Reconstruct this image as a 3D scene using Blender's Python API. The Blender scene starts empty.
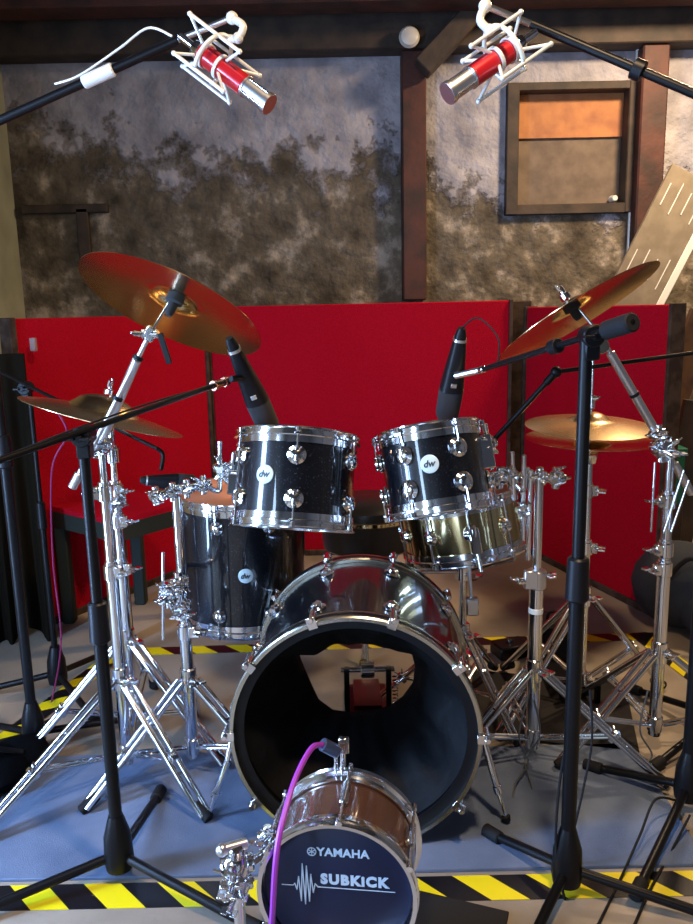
import bpy, bmesh, math, random
from mathutils import Vector, Matrix
random.seed(7)
C = bpy.context.scene
COL = C.collection
PI = math.pi
V = Vector
# ---------------------------------------------------------------- camera
FPX, CAMZ, PITCH, ROLL = 780.0, 1.25, math.radians(11), math.radians(1.25)
cam_loc = V((0, 0, CAMZ))
fw = V((0, math.cos(PITCH), -math.sin(PITCH)))
r0 = V((1, 0, 0)); u0 = V((0, math.sin(PITCH), math.cos(PITCH)))
rt = r0*math.cos(ROLL) - u0*math.sin(ROLL)
up = u0*math.cos(ROLL) + r0*math.sin(ROLL)
cd = bpy.data.cameras.new('camera'); cam = bpy.data.objects.new('camera', cd); COL.objects.link(cam)
cd.sensor_fit = 'VERTICAL'; cd.sensor_height = 24; cd.lens = 24*FPX/924; cd.clip_start = .02
cam.matrix_world = Matrix(((rt.x, up.x, -fw.x, 0), (rt.y, up.y, -fw.y, 0), (rt.z, up.z, -fw.z, CAMZ), (0, 0, 0, 1)))
C.camera = cam
def ray(px, py): return fw*FPX + rt*(px-346.5) - up*(py-462)
def P(px, py, Y):
    d = ray(px, py); return cam_loc + d*(Y/d.y)
def G(px, py, Z=0.0):
    d = ray(px, py); return cam_loc + d*((Z-CAMZ)/d.z)
# ---------------------------------------------------------------- materials
def newmat(name):
    m = bpy.data.materials.new(name); m.use_nodes = True
    nt = m.node_tree; return m, nt, nt.nodes['Principled BSDF']
def mat(name, col, rough=.5, metal=0, coat=0, spec=.5, noise=None, bump=None):
    """noise=(scale, colour2, lo, hi); bump=(scale, strength)"""
    m, nt, b = newmat(name)
    b.inputs['Base Color'].default_value = (*col, 1); b.inputs['Roughness'].default_value = rough
    b.inputs['Metallic'].default_value = metal; b.inputs['Coat Weight'].default_value = coat
    b.inputs['Coat Roughness'].default_value = .04
    b.inputs['Specular IOR Level'].default_value = spec
    tc = nt.nodes.new('ShaderNodeTexCoord')
    if noise:
        n = nt.nodes.new('ShaderNodeTexNoise'); n.inputs['Scale'].default_value = noise[0]; n.inputs['Detail'].default_value = 6
        r = nt.nodes.new('ShaderNodeValToRGB')
        r.color_ramp.elements[0].position = noise[2]; r.color_ramp.elements[1].position = noise[3]
        r.color_ramp.elements[0].color = (*col, 1); r.color_ramp.elements[1].color = (*noise[1], 1)
        nt.links.new(tc.outputs['Object'], n.inputs['Vector']); nt.links.new(n.outputs['Fac'], r.inputs['Fac'])
        nt.links.new(r.outputs['Color'], b.inputs['Base Color'])
    if bump:
        n = nt.nodes.new('ShaderNodeTexNoise'); n.inputs['Scale'].default_value = bump[0]; n.inputs['Detail'].default_value = 5
        bp = nt.nodes.new('ShaderNodeBump'); bp.inputs['Strength'].default_value = bump[1]; bp.inputs['Distance'].default_value = .01
        nt.links.new(tc.outputs['Object'], n.inputs['Vector']); nt.links.new(n.outputs['Fac'], bp.inputs['Height'])
        nt.links.new(bp.outputs['Normal'], b.inputs['Normal'])
    return m
chrome = mat('chrome', (.82, .84, .88), .12, 1)
satin = mat('brushed_steel', (.72, .74, .78), .32, 1)
nickel = mat('pale_nickel', (.55, .54, .47), .25, 1)
blackm = mat('black_powder_coat', (.004, .004, .005), .38, 0, spec=.22)
rubber = mat('black_rubber', (.009, .009, .010), .75, spec=.25)
plast = mat('black_plastic', (.005, .005, .007), .42, spec=.25)
fabricb = mat('black_cloth', (.0025, .003, .004), .95, spec=.05, bump=(40, .5))
felt = mat('dark_felt', (.02, .02, .022), .95)
redf = mat('red_carpet', (.47, .005, .019), .95, spec=.05, noise=(160, (.34, .003, .013), .35, .7), bump=(220, .6))
darkwood = mat('dark_timber', (.022, .015, .011), .7, noise=(9, (.055, .034, .022), .35, .65), bump=(14, .5))
redwood = mat('reddish_timber', (.075, .020, .012), .65, noise=(7, (.028, .010, .007), .4, .65), bump=(12, .5))
framew = mat('screen_frame_wood', (.035, .020, .014), .8, spec=.2, noise=(20, (.07, .045, .032), .4, .6))
greenbl = mat('dark_green_board', (.010, .016, .011), .7)
redmic = mat('red_lacquer', (.55, .012, .02), .28, .2, coat=.6)
white = mat('white_paint', (.82, .83, .78), .35, .2)
orangehead = mat('coated_drum_head', (.62, .25, .14), .5, spec=.3, noise=(6, (.68, .30, .18), .3, .7))
tanhead = mat('clear_tan_head', (.50, .27, .15), .35)
badgem = mat('badge_white', (.55, .68, .72), .35)
inkb = mat('badge_ink', (.02, .03, .04), .5)
navy = mat('navy_drum_head', (.006, .012, .045), .45, spec=.35)
letter = mat('pale_blue_print', (.55, .68, .82), .6)
purple = mat('purple_rubber', (.36, .04, .50), .4)
pink = mat('magenta_rubber', (.22, .01, .08), .5)
rug_m = mat('grey_blue_carpet', (.095, .13, .21), .95, spec=.1, noise=(5, (.17, .215, .31), .35, .7), bump=(420, .25))
boardm = mat('beige_board', (.20, .16, .105), .7, noise=(14, (.26, .21, .14), .4, .65))
boardlite = mat('white_board_edge', (.80, .78, .68), .6)
brownb = mat('brown_plank', (.16, .09, .04), .7, noise=(12, (.09, .05, .03), .4, .6))
greenp = mat('green_plastic', (.006, .12, .07), .4)
paledoor = mat('pale_green_paint', (.42, .44, .33), .7, noise=(4, (.30, .31, .23), .4, .7))
redsleeve = mat('copper_metal', (.6, .30, .22), .25, 1)
orangem = mat('orange_plank', (.42, .17, .055), .7, noise=(9, (.28, .10, .04), .4, .7), bump=(20, .3))
greyplank = mat('weathered_plank', (.11, .08, .058), .8, noise=(11, (.17, .125, .09), .35, .65), bump=(18, .3))
porcelain = mat('porcelain', (.55, .53, .48), .3)
seatm = mat('black_vinyl', (.012, .011, .012), .35)
pedred = mat('dark_red_metal', (.07, .008, .010), .35, .3)

def sparkle(name, base, fleck, coat=1.0):
    m, nt, b = newmat(name)
    b.inputs['Roughness'].default_value = .3; b.inputs['Coat Weight'].default_value = coat; b.inputs['Coat Roughness'].default_value = .035
    b.inputs['Specular IOR Level'].default_value = .25
    tc = nt.nodes.new('ShaderNodeTexCoord'); n = nt.nodes.new('ShaderNodeTexNoise'); n.inputs['Scale'].default_value = 260
    r = nt.nodes.new('ShaderNodeValToRGB'); r.color_ramp.elements[0].position = .62; r.color_ramp.elements[1].position = .78
    r.color_ramp.elements[0].color = (*base, 1); r.color_ramp.elements[1].color = (*fleck, 1)
    nt.links.new(tc.outputs['Object'], n.inputs['Vector']); nt.links.new(n.outputs['Fac'], r.inputs['Fac']); nt.links.new(r.outputs['Color'], b.inputs['Base Color'])
    return m
shellm = sparkle('black_sparkle_lacquer', (.0015, .002, .004), (.06, .075, .11))
brass = mat('black_nickel_brass', (.66, .55, .30), .11, 1)
brownshell = mat('walnut_lacquer', (.10, .045, .028), .25, .3, coat=.8)
def bronze(name, c1, c2, rough):
    m, nt, b = newmat(name)
    b.inputs['Metallic'].default_value = 1; b.inputs['Roughness'].default_value = rough
    tc = nt.nodes.new('ShaderNodeTexCoord'); w = nt.nodes.new('ShaderNodeTexWave')
    w.wave_type = 'RINGS'; w.rings_direction = 'Z'; w.inputs['Scale'].default_value = 60; w.inputs['Distortion'].default_value = .3
    bp = nt.nodes.new('ShaderNodeBump'); bp.inputs['Strength'].default_value = .08; bp.inputs['Distance'].default_value = .001
    nt.links.new(tc.outputs['Object'], w.inputs['Vector']); nt.links.new(w.outputs['Fac'], bp.inputs['Height']); nt.links.new(bp.outputs['Normal'], b.inputs['Normal'])
    n = nt.nodes.new('ShaderNodeTexNoise'); n.inputs['Scale'].default_value = 7
    r = nt.nodes.new('ShaderNodeValToRGB'); r.color_ramp.elements[0].color = (*c1, 1); r.color_ramp.elements[1].color = (*c2, 1)
    nt.links.new(tc.outputs['Object'], n.inputs['Vector']); nt.links.new(n.outputs['Fac'], r.inputs['Fac']); nt.links.new(r.outputs['Color'], b.inputs['Base Color'])
    return m
cymm = bronze('cymbal_bronze', (.86, .60, .28), (.94, .72, .40), .17)
cymp = bronze('pale_cymbal_bronze', (.80, .55, .28), (.88, .66, .38), .26)

def clearhead():
    m, nt, b = newmat('clear_film')
    nt.nodes.remove(b)
    t = nt.nodes.new('ShaderNodeBsdfTransparent'); g = nt.nodes.new('ShaderNodeBsdfGlossy'); g.inputs['Roughness'].default_value = .08
    f = nt.nodes.new('ShaderNodeFresnel'); f.inputs['IOR'].default_value = 1.4
    x = nt.nodes.new('ShaderNodeMixShader'); nt.links.new(f.outputs[0], x.inputs[0]); nt.links.new(t.outputs[0], x.inputs[1]); nt.links.new(g.outputs[0], x.inputs[2])
    t.inputs[0].default_value = (.93, .92, .9, 1)
    nt.links.new(x.outputs[0], nt.nodes['Material Output'].inputs[0]); return m
clearm = clearhead()

def wallmat():
    m, nt, b = newmat('plaster_over_rubble')
    N = nt.nodes.new; L = nt.links.new
    b.inputs['Roughness'].default_value = .92; b.inputs['Specular IOR Level'].default_value = .15
    tc = N('ShaderNodeTexCoord'); sep = N('ShaderNodeSeparateXYZ'); L(tc.outputs['Object'], sep.inputs[0])
    n1 = N('ShaderNodeTexNoise'); n1.inputs['Scale'].default_value = 1.5; n1.inputs['Detail'].default_value = 9; n1.inputs['Roughness'].default_value = .62; L(tc.outputs['Object'], n1.inputs['Vector'])
    # plaster boundary: z + (noise-.5)*1.5 + x*.16 > 2.05
    n3 = N('ShaderNodeTexNoise'); n3.inputs['Scale'].default_value = 5.5; n3.inputs['Detail'].default_value = 10; n3.inputs['Roughness'].default_value = .68; L(tc.outputs['Object'], n3.inputs['Vector'])
    a0 = N('ShaderNodeMath'); a0.operation = 'MULTIPLY_ADD'; L(n3.outputs['Fac'], a0.inputs[0]); a0.inputs[1].default_value = 1.3; L(sep.outputs['Z'], a0.inputs[2])
    a = N('ShaderNodeMath'); a.operation = 'MULTIPLY_ADD'; L(n1.outputs['Fac'], a.inputs[0]); a.inputs[1].default_value = 1.0; L(a0.outputs[0], a.inputs[2])
    a2 = N('ShaderNodeMath'); a2.operation = 'MULTIPLY_ADD'; L(sep.outputs['X'], a2.inputs[0]); a2.inputs[1].default_value = .14; L(a.outputs[0], a2.inputs[2])
    mr = N('ShaderNodeMapRange'); mr.inputs['From Min'].default_value = 3.14; mr.inputs['From Max'].default_value = 3.29; L(a2.outputs[0], mr.inputs['Value'])
    n2 = N('ShaderNodeTexNoise'); n2.inputs['Scale'].default_value = 6; n2.inputs['Detail'].default_value = 8; L(tc.outputs['Object'], n2.inputs['Vector'])
    rp = N('ShaderNodeValToRGB'); e = rp.color_ramp.elements; e[0].position = .35; e[0].color = (.25, .24, .265, 1); e[1].position = .68; e[1].color = (.44, .42, .45, 1); L(n2.outputs['Fac'], rp.inputs['Fac'])
    rs = N('ShaderNodeValToRGB'); e = rs.color_ramp.elements; e[0].position = .30; e[0].color = (.06, .048, .035, 1); e[1].position = .72; e[1].color = (.42, .36, .29, 1)
    k = rs.color_ramp.elements.new(.55); k.color = (.15, .125, .092, 1); n4 = N('ShaderNodeTexNoise'); n4.inputs['Scale'].default_value = 19; n4.inputs['Detail'].default_value = 9; n4.inputs['Roughness'].default_value = .7; L(tc.outputs['Object'], n4.inputs['Vector'])
    av = N('ShaderNodeMath'); av.operation = 'MULTIPLY_ADD'; L(n4.outputs['Fac'], av.inputs[0]); av.inputs[1].default_value = .4; av.inputs[2].default_value = -.2
    av2 = N('ShaderNodeMath'); L(av.outputs[0], av2.inputs[0]); L(n2.outputs['Fac'], av2.inputs[1]); L(av2.outputs[0], rs.inputs['Fac'])
    mx = N('ShaderNodeMix'); mx.data_type = 'RGBA'; L(mr.outputs[0], mx.inputs['Factor']); L(rs.outputs['Color'], mx.inputs['A']); L(rp.outputs['Color'], mx.inputs['B'])
    L(mx.outputs['Result'], b.inputs['Base Color'])
    vo = N('ShaderNodeTexNoise'); vo.inputs['Scale'].default_value = 11; vo.inputs['Detail'].default_value = 8; L(tc.outputs['Object'], vo.inputs['Vector'])
    hm = N('ShaderNodeMath'); hm.operation = 'MULTIPLY_ADD'; L(mr.outputs[0], hm.inputs[0]); hm.inputs[1].default_value = .5; L(vo.outputs['Fac'], hm.inputs[2])
    bp = N('ShaderNodeBump'); bp.inputs['Strength'].default_value = .8; bp.inputs['Distance'].default_value = .05; L(hm.outputs[0], bp.inputs['Height']); L(bp.outputs['Normal'], b.inputs['Normal'])
    return m
wallm = wallmat()
plainwall = mat('whitewashed_wall', (.12, .11, .10), .9, noise=(3, (.07, .062, .055), .4, .7), bump=(8, .6))
ceilm = mat('dark_ceiling_boards', (.05, .028, .018), .8, noise=(5, (.03, .018, .012), .4, .6))
def floormat():
    m, nt, b = newmat('worn_concrete'); N = nt.nodes.new; L = nt.links.new
    b.inputs['Roughness'].default_value = .7; b.inputs['Specular IOR Level'].default_value = .25
    tc = N('ShaderNodeTexCoord'); n = N('ShaderNodeTexNoise'); n.inputs['Scale'].default_value = 2.2; n.inputs['Detail'].default_value = 9; L(tc.outputs['Object'], n.inputs['Vector'])
    r = N('ShaderNodeValToRGB'); e = r.color_ramp.elements; e[0].position = .3; e[0].color = (.17, .145, .115, 1); e[1].position = .7; e[1].color = (.38, .32, .25, 1); L(n.outputs['Fac'], r.inputs['Fac']); L(r.outputs['Color'], b.inputs['Base Color'])
    n2 = N('ShaderNodeTexNoise'); n2.inputs['Scale'].default_value = 60; L(tc.outputs['Object'], n2.inputs['Vector'])
    bp = N('ShaderNodeBump'); bp.inputs['Strength'].default_value = .25; bp.inputs['Distance'].default_value = .004; L(n2.outputs['Fac'], bp.inputs['Height']); L(bp.outputs['Normal'], b.inputs['Normal'])
    return m
floorm = floormat()
def tapemat(name, sgn, ax):
    m, nt, b = newmat(name); N = nt.nodes.new; L = nt.links.new
    b.inputs['Roughness'].default_value = .3
    tc = N('ShaderNodeTexCoord'); sp = N('ShaderNodeSeparateXYZ'); L(tc.outputs['Object'], sp.inputs[0])
    a = N('ShaderNodeMath'); a.operation = 'MULTIPLY_ADD'; L(sp.outputs['Y'], a.inputs[0]); a.inputs[1].default_value = sgn; L(sp.outputs['X'], a.inputs[2])
    d = N('ShaderNodeMath'); d.operation = 'MODULO'; L(a.outputs[0], d.inputs[0]); d.inputs[1].default_value = .165
    g = N('ShaderNodeMath'); g.operation = 'GREATER_THAN'; L(d.outputs[0], g.inputs[0]); g.inputs[1].default_value = .0825
    mx = N('ShaderNodeMix'); mx.data_type = 'RGBA'; L(g.outputs[0], mx.inputs['Factor']); mx.inputs['A'].default_value = (.007, .007, .010, 1); mx.inputs['B'].default_value = (.80, .66, .01, 1)
    L(mx.outputs['Result'], b.inputs['Base Color']); return m
tapem = tapemat('hazard_stripes', 1.0, 0)
# ---------------------------------------------------------------- mesh builder
def frame(axis, hint=V((0, 0, 1))):
    z = V(axis).normalized()
    if abs(z.dot(hint)) > .95: hint = V((1, 0, 0))
    x = hint.cross(z).normalized(); y = z.cross(x)
    return Matrix((x, y, z)).transposed()
def xf(axis, loc, hint=V((0, 0, 1))):
    return Matrix.Translation(V(loc)) @ frame(axis, hint).to_4x4()
class MB:
    def __init__(s, M=None): s.v = []; s.f = []; s.M = M or Matrix.Identity(4)
    def add(s, vs, fs):
        k = len(s.v); s.v += [s.M @ V(p) for p in vs]; s.f += [[i+k for i in f] for f in fs]; return s
    def lathe(s, prof, M=None, n=40, closed=False):
        M = M or Matrix.Identity(4); vs = []; fs = []
        for r, z in prof:
            for i in range(n):
                a = 2*PI*i/n; vs.append(M @ V((r*math.cos(a), r*math.sin(a), z)))
        m = len(prof)
        for j in range(m if closed else m-1):
            j2 = (j+1) % m
            for i in range(n):
                i2 = (i+1) % n; fs.append([j*n+i, j*n+i2, j2*n+i2, j2*n+i])
        if not closed:
            if prof[0][0] > 1e-5: fs.append([i for i in range(n)][::-1])
            if prof[-1][0] > 1e-5: fs.append([(m-1)*n+i for i in range(n)])
        return s.add(vs, fs)
    def cyl(s, a, b, r, r2=None, n=14):
        a = V(a); b = V(b); L = (b-a).length
        if L < 1e-6: return s
        r2 = r if r2 is None else r2; bv = min(r, r2, L*.3)*.18
        return s.lathe([(r-bv, 0), (r, bv), (r2, L-bv), (r2-bv, L)], xf(b-a, a), n)
    def sweep(s, pts, r, n=10):
        pts = [V(p) for p in pts]; vs = []; fs = []; m = len(pts); x = None
        for j, p in enumerate(pts):
            t = (pts[min(j+1, m-1)]-pts[max(j-1, 0)]).normalized()
            if x is None: x = frame(t).col[0].copy()
            x = (x - t*x.dot(t)).normalized(); y = t.cross(x)
            rr = r[j] if isinstance(r, (list, tuple)) else r
            for i in range(n):
                a = 2*PI*i/n; vs.append(p + x*(rr*math.cos(a)) + y*(rr*math.sin(a)))
        for j in range(m-1):
            for i in range(n):
                i2 = (i+1) % n; fs.append([j*n+i, j*n+i2, (j+1)*n+i2, (j+1)*n+i])
        fs.append(list(range(n))[::-1]); fs.append([(m-1)*n+i for i in range(n)])
        return s.add(vs, fs)
    def box(s, c, size, R=None, bev=.12):
        bm = bmesh.new(); bmesh.ops.create_cube(bm, size=1)
        for v in bm.verts: v.co = V((v.co.x*size[0], v.co.y*size[1], v.co.z*size[2]))
        b = min(size)*bev
        if b > 0: bmesh.ops.bevel(bm, geom=list(bm.edges), offset=b, segments=1, affect='EDGES')
        R = (R or Matrix.Identity(3)); bm.verts.index_update()
        vs = [R @ v.co + V(c) for v in bm.verts]; fs = [[v.index for v in f.verts] for f in bm.faces]; bm.free()
        return s.add(vs, fs)
    def ball(s, c, r, sc=(1, 1, 1), R=None, n=14):
        prof = [(max(1e-6, r*math.sin(PI*j/8)), -r*math.cos(PI*j/8)) for j in range(9)]
        M = Matrix.Translation(V(c)) @ (R or Matrix.Identity(3)).to_4x4() @ Matrix.Diagonal((*sc, 1))
        return s.lathe(prof, M, n)
    def wing(s, p, axis, size=.016):
        F = frame(axis); p = V(p); a = V(axis).normalized()
        s.cyl(p, p+a*size*.9, size*.38)
        for q in (-1, 1):
            d = F.col[0]*q
            s.box(p+a*size*.8+d*size*.75, (size*.9, size*.28, size*1.0), Matrix((d, F.col[1]*q, a)).transposed())
        return s
    def build(s, name, m, thing=None, parent=None, smooth=True, label=None):
        me = bpy.data.meshes.new(name)
        if thing is not None:
            inv = thing.inv; vs = [inv @ v for v in s.v] if thing.world else s.v
        else: vs = s.v
        me.from_pydata([tuple(v) for v in vs], [], s.f); me.materials.append(m)
        bm = bmesh.new(); bm.from_mesh(me); bmesh.ops.recalc_face_normals(bm, faces=bm.faces)
        if smooth:
            for f in bm.faces: f.smooth = True
            for e in bm.edges:
                if len(e.link_faces) == 2 and e.calc_face_angle(0) > math.radians(38): e.smooth = False
        bm.to_mesh(me); bm.free()
        o = bpy.data.objects.new(name, me); COL.objects.link(o)
        if parent is not None: o.parent = parent
        elif thing is not None: o.parent = thing.o
        if label: o['label'] = label
        return o
class Thing:
    def __init__(s, name, label, cat, loc=(0, 0, 0), axis=None, hint=V((0, 1, 0)), group=None, world=True, spin=0):
        s.o = bpy.data.objects.new(name, None); COL.objects.link(s.o); s.o.empty_display_size = .05
        M = xf(axis, loc, hint) if axis is not None else Matrix.Translation(V(loc))
        if spin: M = M @ Matrix.Rotation(spin, 4, 'Z')
        s.o.matrix_world = M; s.o['label'] = label; s.o['category'] = cat
        if group: s.o['group'] = group
        s.world = world; s.inv = M.inverted(); s.M = M
    def part(s, name, mb, m, parent=None, **k): return mb.build(name, m, s, parent, **k)
def single(name, mb, m, label, cat, loc, group=None):
    """a thing that is one mesh, built in world coordinates, origin at loc"""
    o = mb.build(name, m); T = Matrix.Translation(V(loc))
    o.data.transform(T.inverted()); o.matrix_world = T
    o['label'] = label; o['category'] = cat
    if group: o['group'] = group
    return o
def struct(name, mb, m, parent=None, **k):
    o = mb.build(name, m, None, parent, **k)
    if parent is None: o['kind'] = 'structure'
    return o
def curve(pts, k=8):
    pts = [V(p) for p in pts]; out = []
    for i in range(len(pts)-1):
        p0 = pts[max(i-1, 0)]; p1 = pts[i]; p2 = pts[i+1]; p3 = pts[min(i+2, len(pts)-1)]
        for j in range(k):
            t = j/k; out.append(.5*((2*p1)+(p2-p0)*t+(2*p0-5*p1+4*p2-p3)*t*t+(3*p1-p0-3*p2+p3)*t**3))
    return out+[pts[-1]]
def cable(label, pts, m=rubber, r=.004, group=None):
    pts = curve(pts); return single('cable', MB().sweep(pts, r, 8), m, label, 'cable', pts[0], group)
def wv(v, Y): return v
# ---------------------------------------------------------------- room
WY = 4.8; XL, XR, YF, ZC = P(17, 230, 4.8).x, 2.6, -2.6, 3.05
def boxb(x0, x1, y0, y1, z0, z1, bev=0):
    return MB().box(((x0+x1)/2, (y0+y1)/2, (z0+z1)/2), (x1-x0, y1-y0, z1-z0), bev=bev)
struct('floor', boxb(XL-.2, XR+.2, YF-.2, WY+.2, -.12, 0), floorm, smooth=False)
struct('ceiling', boxb(XL-.2, XR+.2, YF-.2, WY+.2, ZC, ZC+.12), ceilm, smooth=False)
# back wall with the recess of the small window
wA = P(506, 85, WY); wB = P(637, 213, WY)
wx0, wx1, wz0, wz1 = wA.x, wB.x, wB.z, wA.z
mb = MB()
for a in ((XL-.2, wx0, 0, ZC), (wx1, XR+.2, 0, ZC), (wx0, wx1, 0, wz0), (wx0, wx1, wz1, ZC)):
    mb.box(((a[0]+a[1])/2, WY+.1, (a[2]+a[3])/2), (a[1]-a[0], .2, a[3]-a[2]), bev=0)
struct('wall_back', mb, wallm, smooth=False)
# left wall with the open daylight doorway (out of the picture)
D0, D1, DZ = .85, 1.25, 2.15
E0, E1, EZ0, EZ1 = -1.15, -.55, .9, 2.1
mb = MB(); T_ = .2
for a in ((YF, E0, 0, ZC), (E0, E1, 0, EZ0), (E0, E1, EZ1, ZC), (E1, D0, 0, ZC), (D1, WY, 0, ZC), (D0, D1, DZ, ZC)):
    mb.box((XL-T_/2, (a[0]+a[1])/2, (a[2]+a[3])/2), (T_, a[1]-a[0], a[3]-a[2]), bev=0)
struct('wall_left', mb, paledoor, smooth=False)
struct('wall_right', boxb(XR, XR+.2, YF, WY, 0, ZC), plainwall, smooth=False)
mb = MB()
for a in ((XL, -1.5, 0, ZC), (-.5, XR, 0, ZC), (-1.5, -.5, 2.1, ZC)):
    mb.box(((a[0]+a[1])/2, YF-.1, (a[2]+a[3])/2), (a[1]-a[0], .2, a[3]-a[2]), bev=0)
struct('wall_front', mb, plainwall, smooth=False)
# window: timber frame with two boards instead of panes
mb = MB(); fwid = .07; yy = WY-.02
cx, cz = (wx0+wx1)/2, (wz0+wz1)/2
for (c, sz) in (((wx0+fwid/2, yy+.05, cz), (fwid, .16, wz1-wz0)), ((wx1-fwid*.65, yy+.05, cz), (fwid*1.3, .16, wz1-wz0)),
                ((cx, yy+.05, wz1-fwid*.3), (wx1-wx0, .15, fwid*.6)), ((cx, yy+.05, wz0+fwid*.4), (wx1-wx0, .15, fwid*.8))):
    mb.box(c, sz, bev=.06)
win = struct('window_1', mb, darkwood, smooth=False)
zm = P(570, 136, WY).z
mb = MB().box((cx, WY+.06, (zm+wz1)/2), (wx1-wx0-.06, .02, wz1-zm), bev=.1); mb.build('board', orangem, None, win, label='orange-brown upper board')
mb = MB().box((cx, WY+.078, (zm+.03+wz0)/2), (wx1-wx0-.06, .02, zm+.03-wz0), bev=.1); mb.build('board', greyplank, None, win, label='weathered grey-brown lower board')
lp = P(613, 199, WY+.03); MB().cyl((lp.x, WY+.05, lp.z), (lp.x, WY-.01, lp.z), .022, .016).build('latch', white, None, win, label='small white latch')
# timbers
def zb(py, px=346): return P(px, py, WY-.1).z
mb = MB(); zlow = zb(52)
mb.box(((XL+XR)/2, WY-.08, (zlow+ZC)/2), (XR-XL, .15, ZC-zlow), bev=.04); struct('trim_1', mb, darkwood, smooth=False)
mb = MB(); z2 = P(346, 14, 4.54).z
mb.box(((XL+XR)/2, 4.45, z2+.11), (XR-XL, .18, .22), bev=.05); struct('trim_2', mb, redwood, smooth=False)
pa = P(413, 50, WY-.06); mb = MB(); mb.box((pa.x, WY-.05, (1.3+zlow)/2), (.138, .13, zlow-1.3), bev=.06); struct('trim_3', mb, redwood, smooth=False)
pc = P(650, 100, WY-.06); mb = MB(); mb.box((pc.x, WY-.05, zlow/2), (.15, .16, zlow), bev=.06); struct('trim_4', mb, redwood, smooth=False)
a = P(428, 62, 4.6); b = P(478, 8, 4.6); mb = MB(); mb.box((a+b)/2, (.11, .12, (b-a).length+.1), frame(b-a, V((0, 1, 0))), bev=.06); struct('trim_5', mb, darkwood, smooth=False)
pp = P(641, 120, WY-.13); mb = MB().cyl((pp.x, WY-.03, 1.3), (pp.x, WY-.03, zlow), .012); struct('trim_6', mb, white)
# dark recess timbers on the left of the wall
a = P(22, 210, WY-.02); b = P(108, 208, WY-.02); mb = MB().box(((a.x+b.x)/2, WY-.01, a.z), (b.x-a.x, .05, .05), bev=.1)
c = P(84, 235, WY-.02); mb.box((c.x, WY-.01, c.z), (.07, .05, .30), bev=.1); struct('trim_7', mb, darkwood, smooth=False)
k = P(409, 38, WY-.2)
single('ceiling_insulator', MB().lathe([(.02, 0), (.03, .01), (.052, .02), (.056, .035), (.045, .055), (.02, .065), (.0001, .067)], xf((0, -1, 0), (k.x, WY-.18, k.z))), porcelain,
       'round white porcelain knob at the top of the reddish wall post', 'knob', (k.x, WY-.18, k.z))
# ---------------------------------------------------------------- floor coverings
mb = MB().box((-.35, 1.80, .004), (2.3, .50, .008), bev=.2)
single('rug', mb, rug_m, 'grey-blue carpet under the front of the drum kit', 'rug', (-.12, 1.80, 0))
mb = MB().box((.62, 2.27, .004), (.50, .42, .008), Matrix.Rotation(-.25, 3, 'Z'), bev=.2)  # dark sheet laid in place of the snare and hi-hat shadow
single('floor_mat_and_shade', mb, rubber, 'black sheet put in for the shadow under the chrome stand right of the bass drum', 'mat', (.62, 2.27, 0))
c = G(452, 925); mb = MB().box((c.x, c.y-.02, .004), (.20, .17, .008), Matrix.Rotation(-.35, 3, 'Z'), bev=.2)
single('floor_mat_and_shade', mb, rubber, 'corner of a black mat on the floor right of the subkick at the bottom edge', 'mat', (c.x, c.y-.02, 0))
def tape(label, a, b, w, z=.0105):
    a = V(a); b = V(b); d = (b-a); L = d.length; ang = math.atan2(d.y, d.x)
    mb = MB().box((L/2, 0, 0), (L, w, .001), bev=0)
    o = mb.build('hazard_tape', tapem, smooth=False); o.location = (a.x, a.y, z); o.rotation_euler = (0, 0, ang)
    o['label'] = label; o['category'] = 'tape'; o['group'] = 'hazard tape around the kit'; return o
fl = G(-160, 893); fr = G(860, 888)
tape('yellow and black hazard tape across the floor in front of the kit', (fl.x, 1.50, 0), (fr.x, 1.50, 0), .075, .0012)
tape('yellow and black hazard tape behind the bass drum, farthest from the viewer', (-.86, 2.76, 0), (1.18, 2.80, 0), .065, .0012)
tape('yellow and black hazard tape down the right side of the kit', (1.11, 2.83, 0), (1.33, 1.45, 0), .075, .0024)
tape('yellow and black hazard tape down the dark left side of the kit', (-.86, 2.80, 0), (-1.25, 1.45, 0), .075, .0024)
# ---------------------------------------------------------------- red acoustic screen
ga = P(205, 302, 3.9); gb = P(509, 302, 3.9); gl = V((-1.30, 3.0)); 
H = 1.27
T = Thing('acoustic_screen', 'red carpeted folding acoustic screen of three panels behind the drum kit', 'screen', (0, 3.9, 0))
def panel(a, b, h0, t=.05, fl_=.028, fr_=.028):
    a = V((a[0], a[1], 0)); b = V((b[0], b[1], 0)); d = (b-a).normalized(); R = Matrix((d, V((-d.y, d.x, 0)), V((0, 0, 1)))).transposed(); L = (b-a).length
    mid = (a+b)/2
    p = T.part('panel', MB().box(mid+V((0, 0, h0/2)), (L-.03, t, h0-.008), R, bev=.1), redf, smooth=False)
    m = MB()
    fl_ *= .6; fr_ *= .6
    m.box(a+d*(fl_/2)+V((0, 0, h0/2)), (fl_, t+.02, h0), R); m.box(b-d*(fr_/2)+V((0, 0, h0/2)), (fr_, t+.02, h0), R)
    m.box(mid+V((0, 0, .015)), (L, t+.02, .03), R)
    T.part('panel_frame', m, framew, p, smooth=False)
panel((ga.x, 3.93), (gb.x+.02, 3.93), 1.285)
panel((-1.285, 3.0), (ga.x-.02, 3.90), 1.25, fl_=.05)
pr0 = P(530, 400, 3.9); panel((pr0.x, 3.95), (1.262, 2.98), 1.25)
kk = P(519, 400, 3.97); T.part('corner_post', MB().box((kk.x, 4.0, .64), (.11, .05, 1.28)), framew, smooth=False)
kk = P(25, 345, 2.97); T.part('hinge', MB().box((kk.x+.02, 3.0, kk.z), (.022, .02, .05)), mat('worn_metal', (.30, .20, .20), .7), label='small pale metal fitting')
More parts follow.
